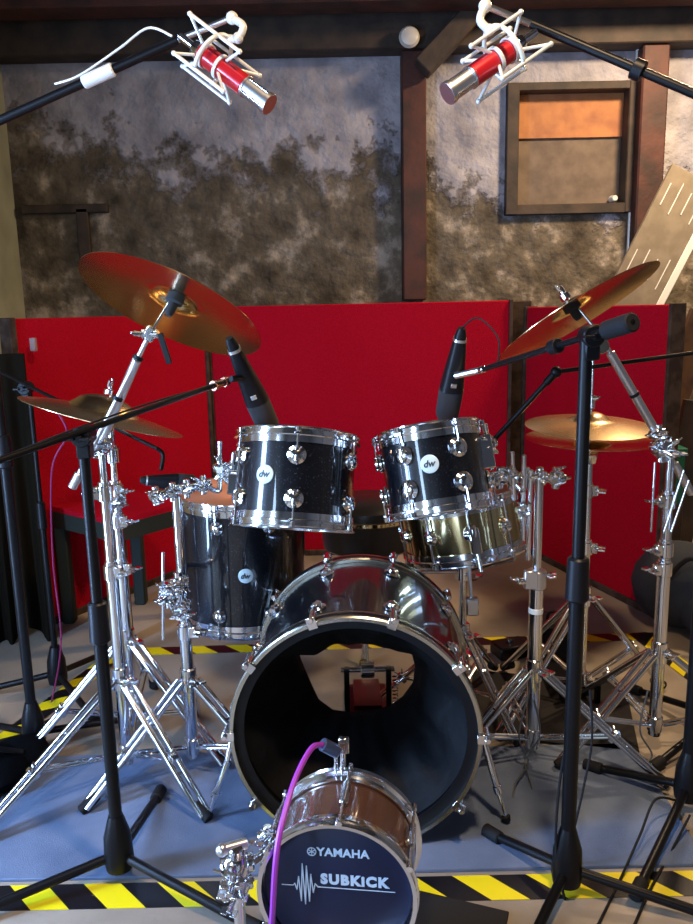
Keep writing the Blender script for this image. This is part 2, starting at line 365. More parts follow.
# low red-topped bench in front of the left panel
h = .5
A, B, Cc = G(115, 521, h), G(50, 506, h), G(203, 498, h)
Dd = B + (Cc - A)
T = Thing('bench', 'low red-topped bench with dark edge against the left screen panel', 'bench', ((A+Dd)/2).to_2d().to_3d())
def prism(poly, z0, z1):
    n = len(poly); return MB().add([(p[0], p[1], z0) for p in poly]+[(p[0], p[1], z1) for p in poly], [list(range(n))[::-1], list(range(n, 2*n))]+[[i, (i+1) % n, n+(i+1) % n, n+i] for i in range(n)])
sh = .0
cen = (A+B+Cc+Dd)/4
poly = [A, Cc, cen+(Dd-cen)*.62, B]
T.part('seat_top', prism([cen+(p-cen)*.995 for p in poly], h-.02, h), redf, smooth=False)
T.part('edge_board', prism([cen+(p-cen)*1.0 for p in poly], h-.085, h-.02), greenbl, smooth=False)
for p in poly:
    q = cen+(p-cen)*.88; T.part('leg', MB().box((q.x, q.y, (h-.085)/2), (.05, .05, h-.085)), greenbl)
# dark blanket hanging at the left edge
def drape(p0, p1, ztop, zbot, seedv):
    rnd = random.Random(seedv); m = MB(); n = 40; k = 14; vs = []; fs = []
    p0 = V(p0); p1 = V(p1); d = (p1-p0); nn = V((-d.y, d.x, 0)).normalized()
    for side in (0, 1):
        for j in range(k+1):
            t = j/k
            for i in range(n+1):
                s_ = i/n; zz = ztop+(zbot+.05*math.sin(s_*9+seedv)-ztop)*t
                q = p0+d*s_+nn*(.022*math.sin(s_*22+seedv)*(.3+t)+(.018 if side else 0)); vs.append((q.x, q.y, zz))
    o = (n+1)*(k+1)
    for j in range(k):
        for i in range(n):
            a = j*(n+1)+i; fs += [[a, a+1, a+n+2, a+n+1], [o+a, o+a+n+1, o+a+n+2, o+a+1]]
    for j in range(k):
        a = j*(n+1); fs.append([a, a+n+1, o+a+n+1, o+a]); a += n; fs.append([a, o+a, o+a+n+1, a+n+1])
    for i in range(n):
        fs.append([i, o+i, o+i+1, i+1]); a = k*(n+1)+i; fs.append([a, a+1, o+a+1, o+a])
    return m.add(vs, fs)
q0 = P(-30, 500, 2.86); q1 = P(34, 500, 2.86)
single('blanket', drape((q0.x, 2.86, 0), (q1.x, 2.90, 0), 1.12, .02, 2), mat('dark_brown_cloth', (.010, .008, .005), .95, spec=.05), 'dark blanket hanging at the far left beside the red screen', 'blanket', ((q0.x+q1.x)/2, 2.88, 0))
# ---------------------------------------------------------------- boards leaning on the right
def leaning(name, label, a, b, w, t, m, edge=None, slots=0):
    a = V(a); b = V(b); L = (b-a).length; z = (b-a).normalized(); y = V((0, 1, 0)); y = (y-z*y.dot(z)).normalized(); x = y.cross(z)
    R = Matrix((x, y, z)).transposed(); T = Thing(name, label, 'board', a)
    p = T.part('panel', MB().box((a+b)/2, (w, t, L), R, bev=.08), m, smooth=False)
    if edge: T.part('edge_strip', MB().box((a+b)/2+x*(w/2+.018), (.04, t*1.2, L), R, bev=.1), edge, smooth=False)
    for k in range(slots):
        row = k//4; c = k % 4
        q = a+z*(L-.15-row*.37)+x*(-w*.36+c*w*.23)-y*(t*.5+.001)
        T.part('slot_trim', MB().box(q, (.005, .004, .17 if c % 2 else .12), R), boardlite, smooth=False)
pl_ = P(634, 262, 4.3); 
dirb = V((.44, .02, .9)).normalized()
c0 = P(655, 252, 4.3); low = c0 - dirb*(c0.z/dirb.z-.02); hi = c0 + dirb*.43
leaning('leaning_board', 'beige slotted board with white edge leaning behind the right cymbal', low+V((0, -.0, .0)), hi, .27, .03, boardm, boardlite, 12)
c1 = P(683, 372, 3.55); d2 = V((.30, .03, .95)).normalized(); l2 = c1-d2*(c1.z/d2.z-.02)
leaning('leaning_board', 'brown plank with pale edge leaning just right of the red screen', l2, c1+d2*.28, .13, .03, brownb, boardm, 0)
c1 = P(688, 470, 3.3); d2 = V((.16, .02, .98)).normalized(); l2 = c1-d2*(c1.z/d2.z-.02)
leaning('leaning_board', 'dark plank leaning at the right edge of the picture behind the boom stand', l2, c1+d2*.3, .16, .035, darkwood, None, 0)
c1 = P(674, 497, 3.2)
T = Thing('storage_crate', 'narrow crate with green upper part standing between the red screen and the right planks', 'crate', (c1.x+.03, 3.25, 0))
T.part('body', MB().box((c1.x-.005, 3.25, .53), (.07, .14, .22), bev=.06), greenp, smooth=False); T.part('base', MB().box((c1.x-.005, 3.25, .21), (.075, .145, .42), bev=.06), darkwood, smooth=False, label='dark lower box')
T.part('rim', MB().box((c1.x-.005, 3.25, .645), (.08, .16, .03)), greenp, smooth=False)
# ---------------------------------------------------------------- text
def text_mesh(txt, size, extr=.0006, off=0.0, bold=0.0, spacing=1.0):
    cu = bpy.data.curves.new('t', 'FONT'); cu.body = txt; cu.size = size; cu.extrude = extr; cu.offset = bold; cu.align_x = 'CENTER'; cu.align_y = 'CENTER'; cu.space_character = spacing; cu.resolution_u = 3
    ob = bpy.data.objects.new('t', cu); COL.objects.link(ob)
    me = bpy.data.meshes.new_from_object(ob.evaluated_get(bpy.context.evaluated_depsgraph_get()))
    bpy.data.objects.remove(ob); return [v.co.copy() for v in me.vertices], [list(p.vertices) for p in me.polygons]
def add_text(mb, txt, size, M, **k):
    vs, fs = text_mesh(txt, size, **k); xs = [v.x for v in vs]; c = (min(xs)+max(xs))/2
    mb.add([M @ V((v.x-c, v.y, v.z)) for v in vs], fs); return max(xs)-min(xs)
# ---------------------------------------------------------------- drums
def hoop_profile(R, z, up_=1):
    return [(R+.002, z-up_*.020), (R+.0045, z-up_*.020), (R+.005, z-up_*.004), (R+.012, z-up_*.002), (R+.012, z+up_*.002), (R+.0055, z+up_*.003), (R+.0055, z+up_*.012), (R+.010, z+up_*.015), (R+.0095, z+up_*.018), (R+.002, z+up_*.016)]
def lug_mb(R, ang, z, s=1.0):
    d = V((math.cos(ang), math.sin(ang), 0)); m = MB()
    m.lathe([(.0175*s, 0), (.0195*s, .003), (.0195*s, .008), (.013*s, .013), (.012*s, .019), (.006*s, .022), (.0001, .0225)], xf(d, d*(R-.002)+V((0, 0, z))), 20)
    m.cyl(d*(R+.012)+V((0, 0, z-.014*s)), d*(R+.012)+V((0, 0, z+.014*s)), .0065*s, n=10); return m
def drum(T, R, H, n, a0, shell, zl=.052, heads=(tanhead, tanhead), badge=None, ls=1.0, hoopm=None):
    hoopm = hoopm or chrome
    p = T.part('shell', MB().lathe([(R, .006), (R, H-.006), (R-.006, H), (R-.009, H-.004), (R-.009, .004), (R-.006, 0)], n=72, closed=True), shell)
    T.part('batter_head', MB().lathe([(.0001, H+.001), (R-.008, H+.001), (R+.0015, H-.002), (R+.0015, H-.008)], n=64), heads[0])
    T.part('resonant_head', MB().lathe([(R+.0015, .008), (R+.0015, .002), (R-.008, -.001), (.0001, -.001)], n=64), heads[1])
    T.part('top_hoop', MB().lathe(hoop_profile(R, H, 1), n=72, closed=True), hoopm)
    T.part('bottom_hoop', MB().lathe(hoop_profile(R, 0, -1), n=72, closed=True), hoopm)
    for i in range(n):
        a = a0+2*PI*i/n; d = V((math.cos(a), math.sin(a), 0))
        for (z, s_) in ((H-zl, 1), (zl, -1)):
            l = T.part('lug', lug_mb(R, a, z, ls), chrome)
            e = H+.012 if s_ > 0 else -.012
            q = d*(R+.012); m = MB().cyl(q+V((0, 0, z)), q+V((0, 0, e)), .0028, n=8).cyl(q+V((0, 0, e-s_*.008)), q+V((0, 0, e+s_*.004)), .0062, n=8)
            m.box(q+V((0, 0, e-s_*.012)), (.012, .018, .006), Matrix.Rotation(a, 3, 'Z')); T.part('tension_rod', m, chrome, l)
    if badge is not None:
        a, z, rb = badge; d = V((math.cos(a), math.sin(a), 0)); M = Matrix.Translation(d*(R-.001)+V((0, 0, z))) @ Matrix((V((-d.y, d.x, 0)), V((0, 0, 1)), d)).transposed().to_4x4()
        b = T.part('badge', MB().lathe([(rb, 0), (rb, .003), (rb-.002, .0042), (.0001, .0046)], M, 28), badgem)
        m = MB(); add_text(m, 'dw', rb*1.0, M @ Matrix.Translation((0, .0, .005)) @ Matrix(((1, .25, 0, 0), (0, 1, 0, 0), (0, 0, 1, 0), (0, 0, 0, 1))), bold=.0006)
        T.part('badge_lettering', m, inkb, b)
def front_angle(T):   # local angle of the direction towards the camera
    d = T.inv.to_3x3() @ (cam_loc-T.o.matrix_world.translation); return math.atan2(d.y, d.x)
# rack tom left (12 inch)
n1 = V((.08, .30, .95)).normalized(); c = P(295, 482, 1.98)
T1 = Thing('rack_tom', 'black sparkle rack tom on the left, the larger of the two small toms', 'drum', c-n1*.105, axis=n1, world=False)
f = front_angle(T1); drum(T1, .153, .210, 6, f, shellm, badge=(f-PI/6.3, .108, .023), ls=1.2)
# rack tom right (10 inch)
n2 = V((-.13, .28, .94)).normalized(); c2_ = P(434, 470, 1.95)
T2 = Thing('rack_tom', 'black sparkle rack tom on the right, hanging over the brass snare', 'drum', c2_-n2*.098, axis=n2, world=False)
f = front_angle(T2); drum(T2, .128, .188, 6, f+PI/6, shellm, badge=(f-.06, .105, .0225), ls=1.25)
# floor tom
nf = V((.02, -.01, 1)).normalized(); ft = P(242, 495, 2.27); fb = ft - nf*.36
T3 = Thing('floor_tom', 'black sparkle floor tom with orange-tan top head behind the left rack tom', 'drum', fb, axis=nf, world=False)
f = front_angle(T3); drum(T3, .186, .36, 8, f+PI/8, shellm, heads=(orangehead, tanhead), badge=(f+.02, .172, .021), zl=.05)
# snare
ns = V((-.16, .10, .98)).normalized(); cs = P(461, 521, 2.25)
T4 = Thing('snare_drum', 'brass snare drum with chrome hoops under the right rack tom', 'drum', cs-ns*.08, axis=ns, world=False)
f = front_angle(T4); drum(T4, .176, .148, 10, f+.1, brass, heads=(tanhead, tanhead), zl=.078, ls=.9)
m = MB(); d = V((math.cos(f+.15), math.sin(f+.15), 0)); M = xf(d, d*.172+V((0, 0, .055)))
m.box(M @ V((0, 0, .014)), (.03, .03, .075), Matrix.Rotation(f+.15, 3, 'Z')); m.cyl(d*.19+V((0, 0, .04)), d*.205+V((0, 0, -.03)), .006).cyl(d*.2+V((0, 0, .07)), d*.215+V((0, 0, .10)), .005)
T4.part('strainer', m, chrome)
# ---------------------------------------------------------------- bass drum
BY0, BD, BR, BZ = 1.655, .42, .281, .288
bc = P(355, 731, BY0); BX = bc.x; BX2 = P(362, 650, BY0+BD).x
bax = V((BX2-BX, BD, 0)).normalized()
T5 = Thing('bass_drum', 'large black bass drum with open front and silver hoops', 'drum', (BX, BY0, BZ), axis=bax, hint=V((0, 0, 1)), world=False)
# local: z along depth, find local angle of world up
upl = T5.inv.to_3x3() @ V((0, 0, 1)); au = math.atan2(upl.y, upl.x)
sh = T5.part('shell', MB().lathe([(BR, .02), (BR, BD-.02), (BR-.008, BD-.02), (BR-.008, .02)], n=96, closed=True), shellm)
T5.part('shell_lining', MB().lathe([(BR-.0085, .021), (BR-.0085, BD-.021), (BR-.0105, BD-.021), (BR-.0105, .021)], n=96, closed=True), fabricb)
def bhoop(z0, z1, name):
    ro, ri = BR+.012, BR+.001
    o = T5.part(name, MB().lathe([(ri, z0), (ro-.003, z0), (ro, z0+.003), (ro, z1-.003), (ro-.003, z1), (ri, z1)], n=96, closed=True), nickel)
    zm_ = (z0+z1)/2; T5.part('inlay', MB().lathe([(ro-.001, zm_-.006), (ro+.0008, zm_-.006), (ro+.0008, zm_+.006), (ro-.001, zm_+.006)], n=96, closed=True), blackm, o)
bhoop(-.018, .022, 'front_hoop'); bhoop(BD-.022, BD+.018, 'rear_hoop')
T5.part('batter_head', MB().lathe([(BR, BD-.014), (BR, BD+.004), (BR-.004, BD+.004), (.0001, BD+.004)], n=72), clearm)
T5.part('head_ring', MB().lathe([(BR+.001, -.003), (BR+.001, .003), (BR-.022, .003), (BR-.022, -.003)], n=96, closed=True), plast)
for k in range(10):
    a = au+math.radians(18+36*k); d = V((math.cos(a), math.sin(a), 0))
    for (z, s_, e) in ((.088, -1, -.018), (BD-.088, 1, BD+.018)):
        l = T5.part('lug', lug_mb(BR, a, z, 1.15), chrome)
        rr = BR+.017; q0 = d*rr; m = MB().cyl(d*(BR+.013)+V((0, 0, z)), q0+V((0, 0, e)), .0032, n=8)
        cw = MB()
        R_ = Matrix.Rotation(a, 3, 'Z')
        cw.box(q0+V((0, 0, e-s_*.018)), (.009, .018, .034), R_).box(d*(BR+.012)+V((0, 0, e+s_*.004)), (.028, .022, .006), R_).cyl(q0+V((0, 0, e-s_*.04))+d*.004, q0+V((0, 0, e+s_*.014))+d*.004, .0075, n=10)
        T5.part('tension_rod', m, chrome, l); T5.part('claw_hook', cw, chrome, l)
# spurs
for (p0, p1, sgn) in ((P(484, 742, 1.75), G(507, 826), 1), (P(228, 760, 1.75), G(208, 822), -1)):
    inv = T5.inv; a = inv @ p0; b = inv @ V((p1.x, p1.y, .012)); m = MB().cyl(a, a+(b-a)*.62, .0085).cyl(a+(b-a)*.58, b, .0055).cyl(a+(b-a)*.55, a+(b-a)*.64, .011)
    sp = T5.part('spur', m, chrome); T5.part('rubber_foot', MB().cyl(a+(b-a)*.93, b, .012, .009), rubber, sp)
    c = inv @ V((BX+sgn*(BR+.006), BY0+.12, BZ)); m = MB().box(c, (.03, .05, .06)); m.cyl(c, a, .009); T5.part('spur_bracket', m, chrome)
# the black pillow lining the inside
opx = [(303, 646), (322, 644), (345, 643), (370, 643), (395, 646), (411, 652), (415, 668), (413, 684), (403, 698), (390, 708), (372, 714), (350, 716), (332, 714), (318, 704), (311, 690), (304, 674), (299, 662), (298, 652)]
zo = .30
M5 = T5.M; inv = T5.inv
cl = inv @ P(357, 680, BY0+zo)
inner = []
for (x, y) in opx:
    q = inv @ P(x, y, BY0+zo); inner.append((q.x, q.y))
def ropen(ang):
    # distance from the axis centre to opening polygon in direction ang (around polygon centre)
    best = None; dx, dy = math.cos(ang), math.sin(ang); n = len(inner)
    for i in range(n):
        x1, y1 = inner[i][0]-cl.x, inner[i][1]-cl.y; x2, y2 = inner[(i+1) % n][0]-cl.x, inner[(i+1) % n][1]-cl.y
        den = dx*(y2-y1)-dy*(x2-x1)
        if abs(den) < 1e-9: continue
        t = (x1*(y2-y1)-y1*(x2-x1))/den; u = (x1*dy-y1*dx)/den
        if t > 0 and -.001 <= u <= 1.001: best = t if best is None else min(best, t)
    return best or .05
def rcirc(ang, R):
    dx, dy = math.cos(ang), math.sin(ang); b_ = cl.x*dx+cl.y*dy; c_ = cl.x**2+cl.y**2-R*R; return -b_+math.sqrt(max(0, b_*b_-c_))
from mathutils import noise as mn
n = 120; rings = [(.03, 0.0, 0), (.07, .16, .5), (.12, .38, 1), (.18, .6, 1), (.24, .84, .8), (.29, .99, .2), (.32, 1.0, 0), (.355, .7, .3), (.375, .2, 0), (.38, 0.0, 0)]
vs = []; fs = []
for j, (z, mix, amp) in enumerate(rings):
    for i in range(n):
        a = 2*PI*i/n; ro = rcirc(a, BR-.012); ri = ropen(a); ri = ri if ri < ro else ro
        r = ro+(ri-ro)*mix
        nz = mn.noise(V((math.cos(a)*3.2, math.sin(a)*3.2, z*9)))*.035*amp + math.sin(a*9+z*12)*.008*amp
        r = min(r+nz, ro-.0005); r = max(r, .02)
        vs.append((cl.x+r*math.cos(a), cl.y+r*math.sin(a), z))
for j in range(len(rings)-1):
    for i in range(n):
        i2 = (i+1) % n; fs.append([j*n+i, j*n+i2, (j+1)*n+i2, (j+1)*n+i])
pm = MB(); pm.v = [M5 @ V(v) for v in vs]; pm.f = fs
single('damping_pillow', pm, mat('black_quilt', (.0018, .0022, .0034), .7, spec=.22, bump=(12, .9)), 'black quilted pillow stuffed inside the bass drum', 'pillow', (BX, BY0+.2, .05))
# ---------------------------------------------------------------- bass pedal seen through the drum
px_ = P(368, 690, 2.13).x
T = Thing('bass_pedal', 'dark red bass drum pedal behind the clear rear head', 'pedal', (px_, 2.2, 0))
T.part('base_plate', MB().box((px_, 2.27, .012), (.13, .32, .012)), pedred)
T.part('footboard', MB().box((px_, 2.29, .055), (.085, .26, .012), Matrix.Rotation(-.16, 3, 'X')), pedred)
for s_ in (-1, 1): T.part('post', MB().box((px_+s_*.062, 2.15, .11), (.016, .03, .20)), blackm)
T.part('axle', MB().cyl((px_-.08, 2.15, .205), (px_+.08, 2.15, .205), .008).cyl((px_-.02, 2.15, .205), (px_+.02, 2.15, .205), .025), chrome)
bt = T.part('beater', MB().cyl((px_, 2.15, .2), (px_, 2.17, .37), .0045), chrome)
T.part('beater_head', MB().cyl((px_, 2.145, .37), (px_, 2.195, .375), .022), white, bt)
T.part('spring', MB().sweep([(px_+.082+.008*math.cos(t*1.2), 2.15+.008*math.sin(t*1.2), .06+t*.0022) for t in range(60)], .002, 6), chrome)
# throne
th = P(368, 513, 2.85)
T = Thing('drum_throne', 'round black drum stool behind the two rack toms', 'stool', (th.x, 2.85, 0))
T.part('seat', MB().lathe([(.0001, -.13), (.16, -.13), (.172, -.12), (.182, 0), (.175, .035), (.15, .055), (.0001, .062)], xf((0, 0, 1), (th.x, 2.85, th.z)), 48), seatm)
T.part('seat_rim_highlight', MB().lathe([(.183, -.012), (.187, -.008), (.187, .004), (.183, .008)], xf((0, 0, 1), (th.x, 2.85, th.z)), 48, closed=True), brass, label='brassy ring standing in for the highlight on the seat rim')  # highlight along the seat edge, built as a brass ring
T.part('post', MB().cyl((th.x, 2.85, .05), (th.x, 2.85, th.z-.05), .016), chrome)
for k in range(3):
    a = .4+2*PI*k/3; e = V((th.x+.26*math.cos(a), 2.85+.26*math.sin(a), .015)); lg = T.part('leg', MB().cyl((th.x, 2.85, .28), e, .009).cyl((th.x, 2.85, .08), (e+V((th.x, 2.85, .28)))/2, .006), chrome)
    T.part('rubber_foot', MB().ball(e, .016), rubber, lg)
# ---------------------------------------------------------------- cymbals
def cymbal(name, label, c, nrm, R, m, bell=.052, bh=.02, bow=.022, cat='cymbal', group=None, inv_=False):
    t = .0014; pr = []; N = 14
    def zz(r):
        if r < bell: return bow+bh*math.sqrt(max(0, 1-(r/bell)**2*.93))*1.0 - .0
        return bow*(1-((r-bell)/(R-bell))**1.6)+bh*.26*max(0, 1-(r-bell)/.012)
    rs = [.006]+[bell*k/6 for k in range(1, 7)]+[bell+.004, bell+.012]+[bell+.012+(R-bell-.012)*k/10 for k in range(1, 11)]
    top = [(r, zz(r)+t/2) for r in rs]; bot = [(r, zz(r)-t/2) for r in rs][::-1]
    s_ = -1 if inv_ else 1
    off = -(bow+bh)   # hole at the origin
    prof = [(r, s_*(z+off)) for r, z in top+bot]
    T = xf(nrm, c, V((0, 1, 0)))
    o = MB().lathe(prof, None, 80, closed=True).build(name, m); o.matrix_world = T
    o['label'] = label; o['category'] = cat
    if group: o['group'] = group
    return T
crL = P(178, 293, 1.90); nL = V((.35, .41, .85)).normalized()
cymbal('crash_cymbal', 'large bronze crash cymbal tilted high over the left side of the kit', crL, nL, .226, cymm)
crR = P(568, 301, 2.02); nR = V((-.46, .30, .84)).normalized()
cymbal('crash_cymbal', 'large reddish bronze crash cymbal tilted high over the right side of the kit', crR, nR, .226, cymm)
rdL = P(108, 396, 2.14); nr = V((.28, .12, .96)).normalized()
cymbal('ride_cymbal', 'pale gold cymbal below the left crash, behind the black boom', rdL, nr, .222, cymp, bell=.085, bh=.042, bow=.018)
hh = P(591, 412, 2.3); cymbal('hi_hat_cymbal', 'upper hi-hat cymbal of the pair below the right crash', hh, V((.02, -.06, 1)), .190, cymp, group='hi-hat pair', bell=.05, bh=.024, bow=.02)
cymbal('hi_hat_cymbal', 'lower inverted hi-hat cymbal of the pair below the right crash', hh-V((0, 0, .125)), V((.02, -.02, 1)), .190, cymm, group='hi-hat pair', inv_=True, bell=.05, bh=.024, bow=.02)
# ---------------------------------------------------------------- chrome hardware
def tripod(T, x, y, azs, rad=.33, ztop=.30, zlow=.085, r=.008, feet=None, gap=.014, m=chrome):
    T.part('hub', MB().cyl((x, y, ztop-.03), (x, y, ztop+.035), .022).wing((x+.018, y-.012, ztop), (.6, -.8, 0), .02), m)
    T.part('brace_collar', MB().cyl((x, y, zlow-.02), (x, y, zlow+.025), .021), m)
    for k, a in enumerate(azs):
        a = math.radians(a); d = V((math.cos(a), math.sin(a), 0)); s = V((-d.y, d.x, 0)); rr = feet[k] if feet else rad
        b = V((x, y, 0))
        lm = MB()
        for q in (-1, 1):
            lm.cyl(b+d*.022+s*gap*q+V((0, 0, ztop)), b+d*rr+s*gap*q*.8+V((0, 0, .02)), r, n=10)
        mid = b+d*(.02+rr*.55)+V((0, 0, ztop*.45))
        for q in (.35, .7, .97): lm.cyl(b+d*(.022+(rr-.022)*q)-s*gap*1.2+V((0, 0, ztop+(.02-ztop)*q)), b+d*(.022+(rr-.022)*q)+s*gap*1.2+V((0, 0, ztop+(.02-ztop)*q)), .0045, n=8)
        l = T.part('leg', lm, m)
        e_ = b+d*(.022+(rr-.022)*.6)+V((0, 0, ztop+(.02-ztop)*.6)); T.part('leg_clamp', MB().box(e_, (.034, .020, .014), frame((d*rr+V((0, 0, -ztop))), s)).wing(e_+V((0, 0, .008)), (0, -.3, 1), .012), m, l)
        bm_ = MB()
        for q in (-1, 1): bm_.cyl(b+d*.02+s*gap*.6*q+V((0, 0, zlow)), mid+s*gap*.6*q, .0045, n=8)
        T.part('brace', bm_, m, l)
        T.part('rubber_foot', MB().cyl(b+d*(rr-.035)+V((0, 0, .04)), b+d*(rr+.012)+V((0, 0, .014)), .0125, .014), rubber, l)
def pole(T, x, y, segs, m=chrome):
    """segs: [(z0,z1,r)]"""
    for (z0, z1, r) in segs:
        T.part('tube', MB().cyl((x, y, z0), (x, y, z1), r, n=18), m)
def collar(T, x, y, z, r=.021, side=(1, -.4, 0), m=chrome):
    d = V(side).normalized()
    T.part('height_clamp', MB().cyl((x, y, z-.022), (x, y, z+.018), r, n=18).cyl((x, y, z+.018), (x, y, z+.026), r*.8).box(V((x, y, z))+d*r*1.1, (.020, .020, .032), frame((0, 0, 1))), m)
    T.part('wing_nut', MB().wing(V((x, y, z))+d*(r*1.1+.008), d, .02), m)
def cluster(T, c, s=1.0, seed=0, name='multi_clamp'):
    rnd = random.Random(seed); c = V(c); m = MB()
    m.box(c, (.045*s, .035*s, .05*s), Matrix.Rotation(rnd.uniform(-.4, .4), 3, 'Y'), bev=.2)
    m.cyl(c-V((.03*s, 0, 0)), c+V((.03*s, .01, .004)), .018*s); m.cyl(c+V((0, 0, -.04*s)), c+V((0, 0, .04*s)), .014*s)
    o = T.part(name, m, chrome)
    for k in range(4):
        d = V((rnd.uniform(-1, 1), -rnd.uniform(.3, 1), rnd.uniform(-.7, .9))).normalized(); q = c+V((rnd.uniform(-.02, .02), -.012, rnd.uniform(-.025, .025)))*s
        T.part('wing_nut', MB().cyl(q, q+d*.024*s, .006*s).wing(q+d*.02*s, d, .018*s), chrome, o)
    return o
# S1: left crash boom stand
s1 = G(129, 780); x, y = s1.x, s1.y
T = Thing('cymbal_stand', 'chrome boom cymbal stand carrying the big left crash', 'cymbal stand', (x, y, 0), group='chrome cymbal stands')
zt = P(98, 442, y).z
pole(T, x, y, [(.05, .62, .0165), (.55, .82, .0135), (.80, zt, .0105)])
for z, s_ in ((.60, (1, -.5, 0)), (.81, (-1, -.5, 0))): collar(T, x, y, z, side=s_)
tripod(T, x, y, (222, -38, 95), feet=(.40, .31, .30), ztop=.30)
piv = V((x, y, zt)); cluster(T, piv+V((0, 0, -.01)), .85, 3, 'boom_tilter')
bt0 = P(72, 488, y-.05); bt1 = P(150, 334, 1.89)
T.part('boom_arm', MB().cyl(bt0, bt0+(bt1-bt0)*.1, .011).cyl(bt0, bt1, .0065).cyl(piv, bt0+(bt1-bt0)*.84, .0115, n=16), satin)
for q in (.58, .84): T.part('boom_collar', MB().cyl(bt0+(bt1-bt0)*q, bt0+(bt1-bt0)*(q+.02), .0128), plast)
T.part('tilter', MB().box(bt1, (.024, .03, .035), frame(crL-bt1), bev=.2).cyl(bt1-V((.02, 0, 0)), bt1+V((.02, 0, 0)), .012).wing(bt1+V((-.02, -.01, 0)), (-1, -.3, .2), .018), chrome)
T.part('tilter_lever', MB().box(bt1+V((.035, -.01, -.035)), (.014, .008, .075), Matrix.Rotation(-.25, 3, 'Y'), bev=.2), plast)
T.part('rod', MB().cyl(bt1, crL+nL*.05, .0038, n=10), chrome)
T.part('felt_seat', MB().lathe([(.008, -.062), (.011, -.05), (.012, -.03), (.021, -.026), (.021, -.006), (.014, -.003)], xf(nL, crL)), felt)
T.part('top_wing_nut', MB().cyl(crL+nL*.005, crL+nL*.018, .016).wing(crL+nL*.02, nL, .016), chrome)
# S2: ride stand
x, y = rdL.x, rdL.y
T = Thing('cymbal_stand', 'chrome straight cymbal stand carrying the pale gold cymbal on the left', 'cymbal stand', (x, y, 0), group='chrome cymbal stands')
pole(T, x, y, [(.05, .55, .0165), (.50, .78, .0135), (.76, rdL.z-.05, .010)])
for z, s_ in ((.54, (1, -.5, 0)), (.77, (1, -.8, 0)), (.87, (-1, -.6, 0)), (.68, (1, -.5, 0))): collar(T, x, y, z, side=s_)
cluster(T, (x+.008, y-.02, .74), .8, 11)
tripod(T, x, y, (-30, 92, 205), feet=(.34, .30, .32), ztop=.32)
T.part('rod', MB().cyl((x, y, rdL.z-.06), rdL+nr*.05, .0038), chrome); T.part('felt_seat', MB().lathe([(.006, -.035), (.012, -.03), (.02, -.016), (.02, -.003)], xf(nr, rdL)), felt)
T.part('top_wing_nut', MB().cyl(rdL+nr*.005, rdL+nr*.018, .014).wing(rdL+nr*.02, nr, .018), chrome)
# S3: tom stand left
s3 = P(193, 752, 1.96); x, y = s3.x, 1.96
T = Thing('tom_stand', 'chrome stand with clamps left of the floor tom', 'tom stand', (x, y, 0))
zt = P(177, 496, y).z
pole(T, x, y, [(.05, .42, .0165), (.38, zt, .0125)])
collar(T, x, y, .42); tripod(T, x, y, (-25, 100, 215), feet=(.30, .28, .30), ztop=.28)
cc = P(180, 590, y-.01)
for dx, dz, sd in ((0, .02, 1), (-.028, -.01, 5), (.0, -.045, 9)): cluster(T, cc+V((dx, -.01, dz)), .85, sd)
T.part('drop_rod', MB().cyl(P(163, 552, y-.03), P(163, 640, y-.03), .004), chrome)
T.part('floor_tom_arm', MB().cyl(cc, V((fb.x-.16, fb.y-.02, cc.z)), .008), chrome)
top = V((x, y, zt)); hor0 = P(150, 497, y-.02); hor1 = P(206, 484, y+.02)
T.part('rack_tube', MB().cyl(hor0, hor1, .0115), chrome)
for q, sd in ((.1, 2), (.4, 4), (.65, 8), (.95, 6)): cluster(T, hor0+(hor1-hor0)*q, .62, sd)
l0 = P(219, 492, 2.0); l1 = P(220, 441, 2.0); m = MB().sweep(curve([hor1, (hor1+l0)/2+V((0, 0, -.004)), l0+V((0, 0, .004)), l0+V((.003, 0, .02)), l1], 6), .0068, 12); T.part('l_rod', m, chrome)
l2 = P(229, 482, 2.0); l3 = P(234, 452, 1.98); cluster(T, P(220, 468, 2.0), .62, 21); cluster(T, P(229, 472, 2.0), .5, 22)
T.part('l_rod', MB().sweep(curve([P(221, 470, 2.0), l2, l3], 5), .0066, 12), chrome)
T1.part('mount_bracket', MB().box(T1.inv @ P(238, 478, 1.99), (.02, .05, .09), frame((0, 0, 1))).cyl(T1.inv @ P(231, 472, 1.99), T1.inv @ P(244, 474, 1.99), .009), chrome)
# S4: stand right of snare, holding the right tom
x, y = P(532, 752, 1.97).x, 1.97
T = Thing('tom_stand', 'chrome stand with thick lower tube between the snare and the black mic stand', 'tom stand', (x, y, 0))
zt = P(537, 470, y).z; zj = P(534, 577, y).z
pole(T, x, y, [(.05, zj, .0185), (zj-.03, zt+.0, .0115)]); T.part('height_clamp', MB().cyl((x, y, zj-.03), (x, y, zj+.02), .026).box((x-.02, y-.018, zj), (.035, .02, .05)), satin)
T.part('wing_nut', MB().wing((x-.04, y-.02, zj), (-1, -.3, 0), .02).wing((x+.026, y-.01, zj+.005), (1, -.3, .3), .018), chrome)
T.part('band', MB().cyl((x, y, zj-.10), (x, y, zj-.085), .0195), white)
tripod(T, x, y, (-22, 100, 200), feet=(.34, .3, .30), ztop=.28)
a = P(496, 478, 1.96); b = P(566, 478, 1.99)
T.part('rack_tube', MB().cyl(a, b, .010), chrome)
for q, sd in ((.05, 31), (.22, 32), (.42, 33), (.62, 34), (.85, 35)): cluster(T, a+(b-a)*q, .72, sd)
for (u, w) in (((485, 424), (492, 470)), ((512, 452), (514, 500)), ((524, 455), (523, 540)), ((531, 470), (528, 560))):
    T.part('l_rod', MB().cyl(P(*u, 1.95), P(*w, 1.96), .0062), chrome)
cluster(T, P(523, 510, 1.96), .55, 41); cluster(T, P(490, 445, 1.95), .6, 42)
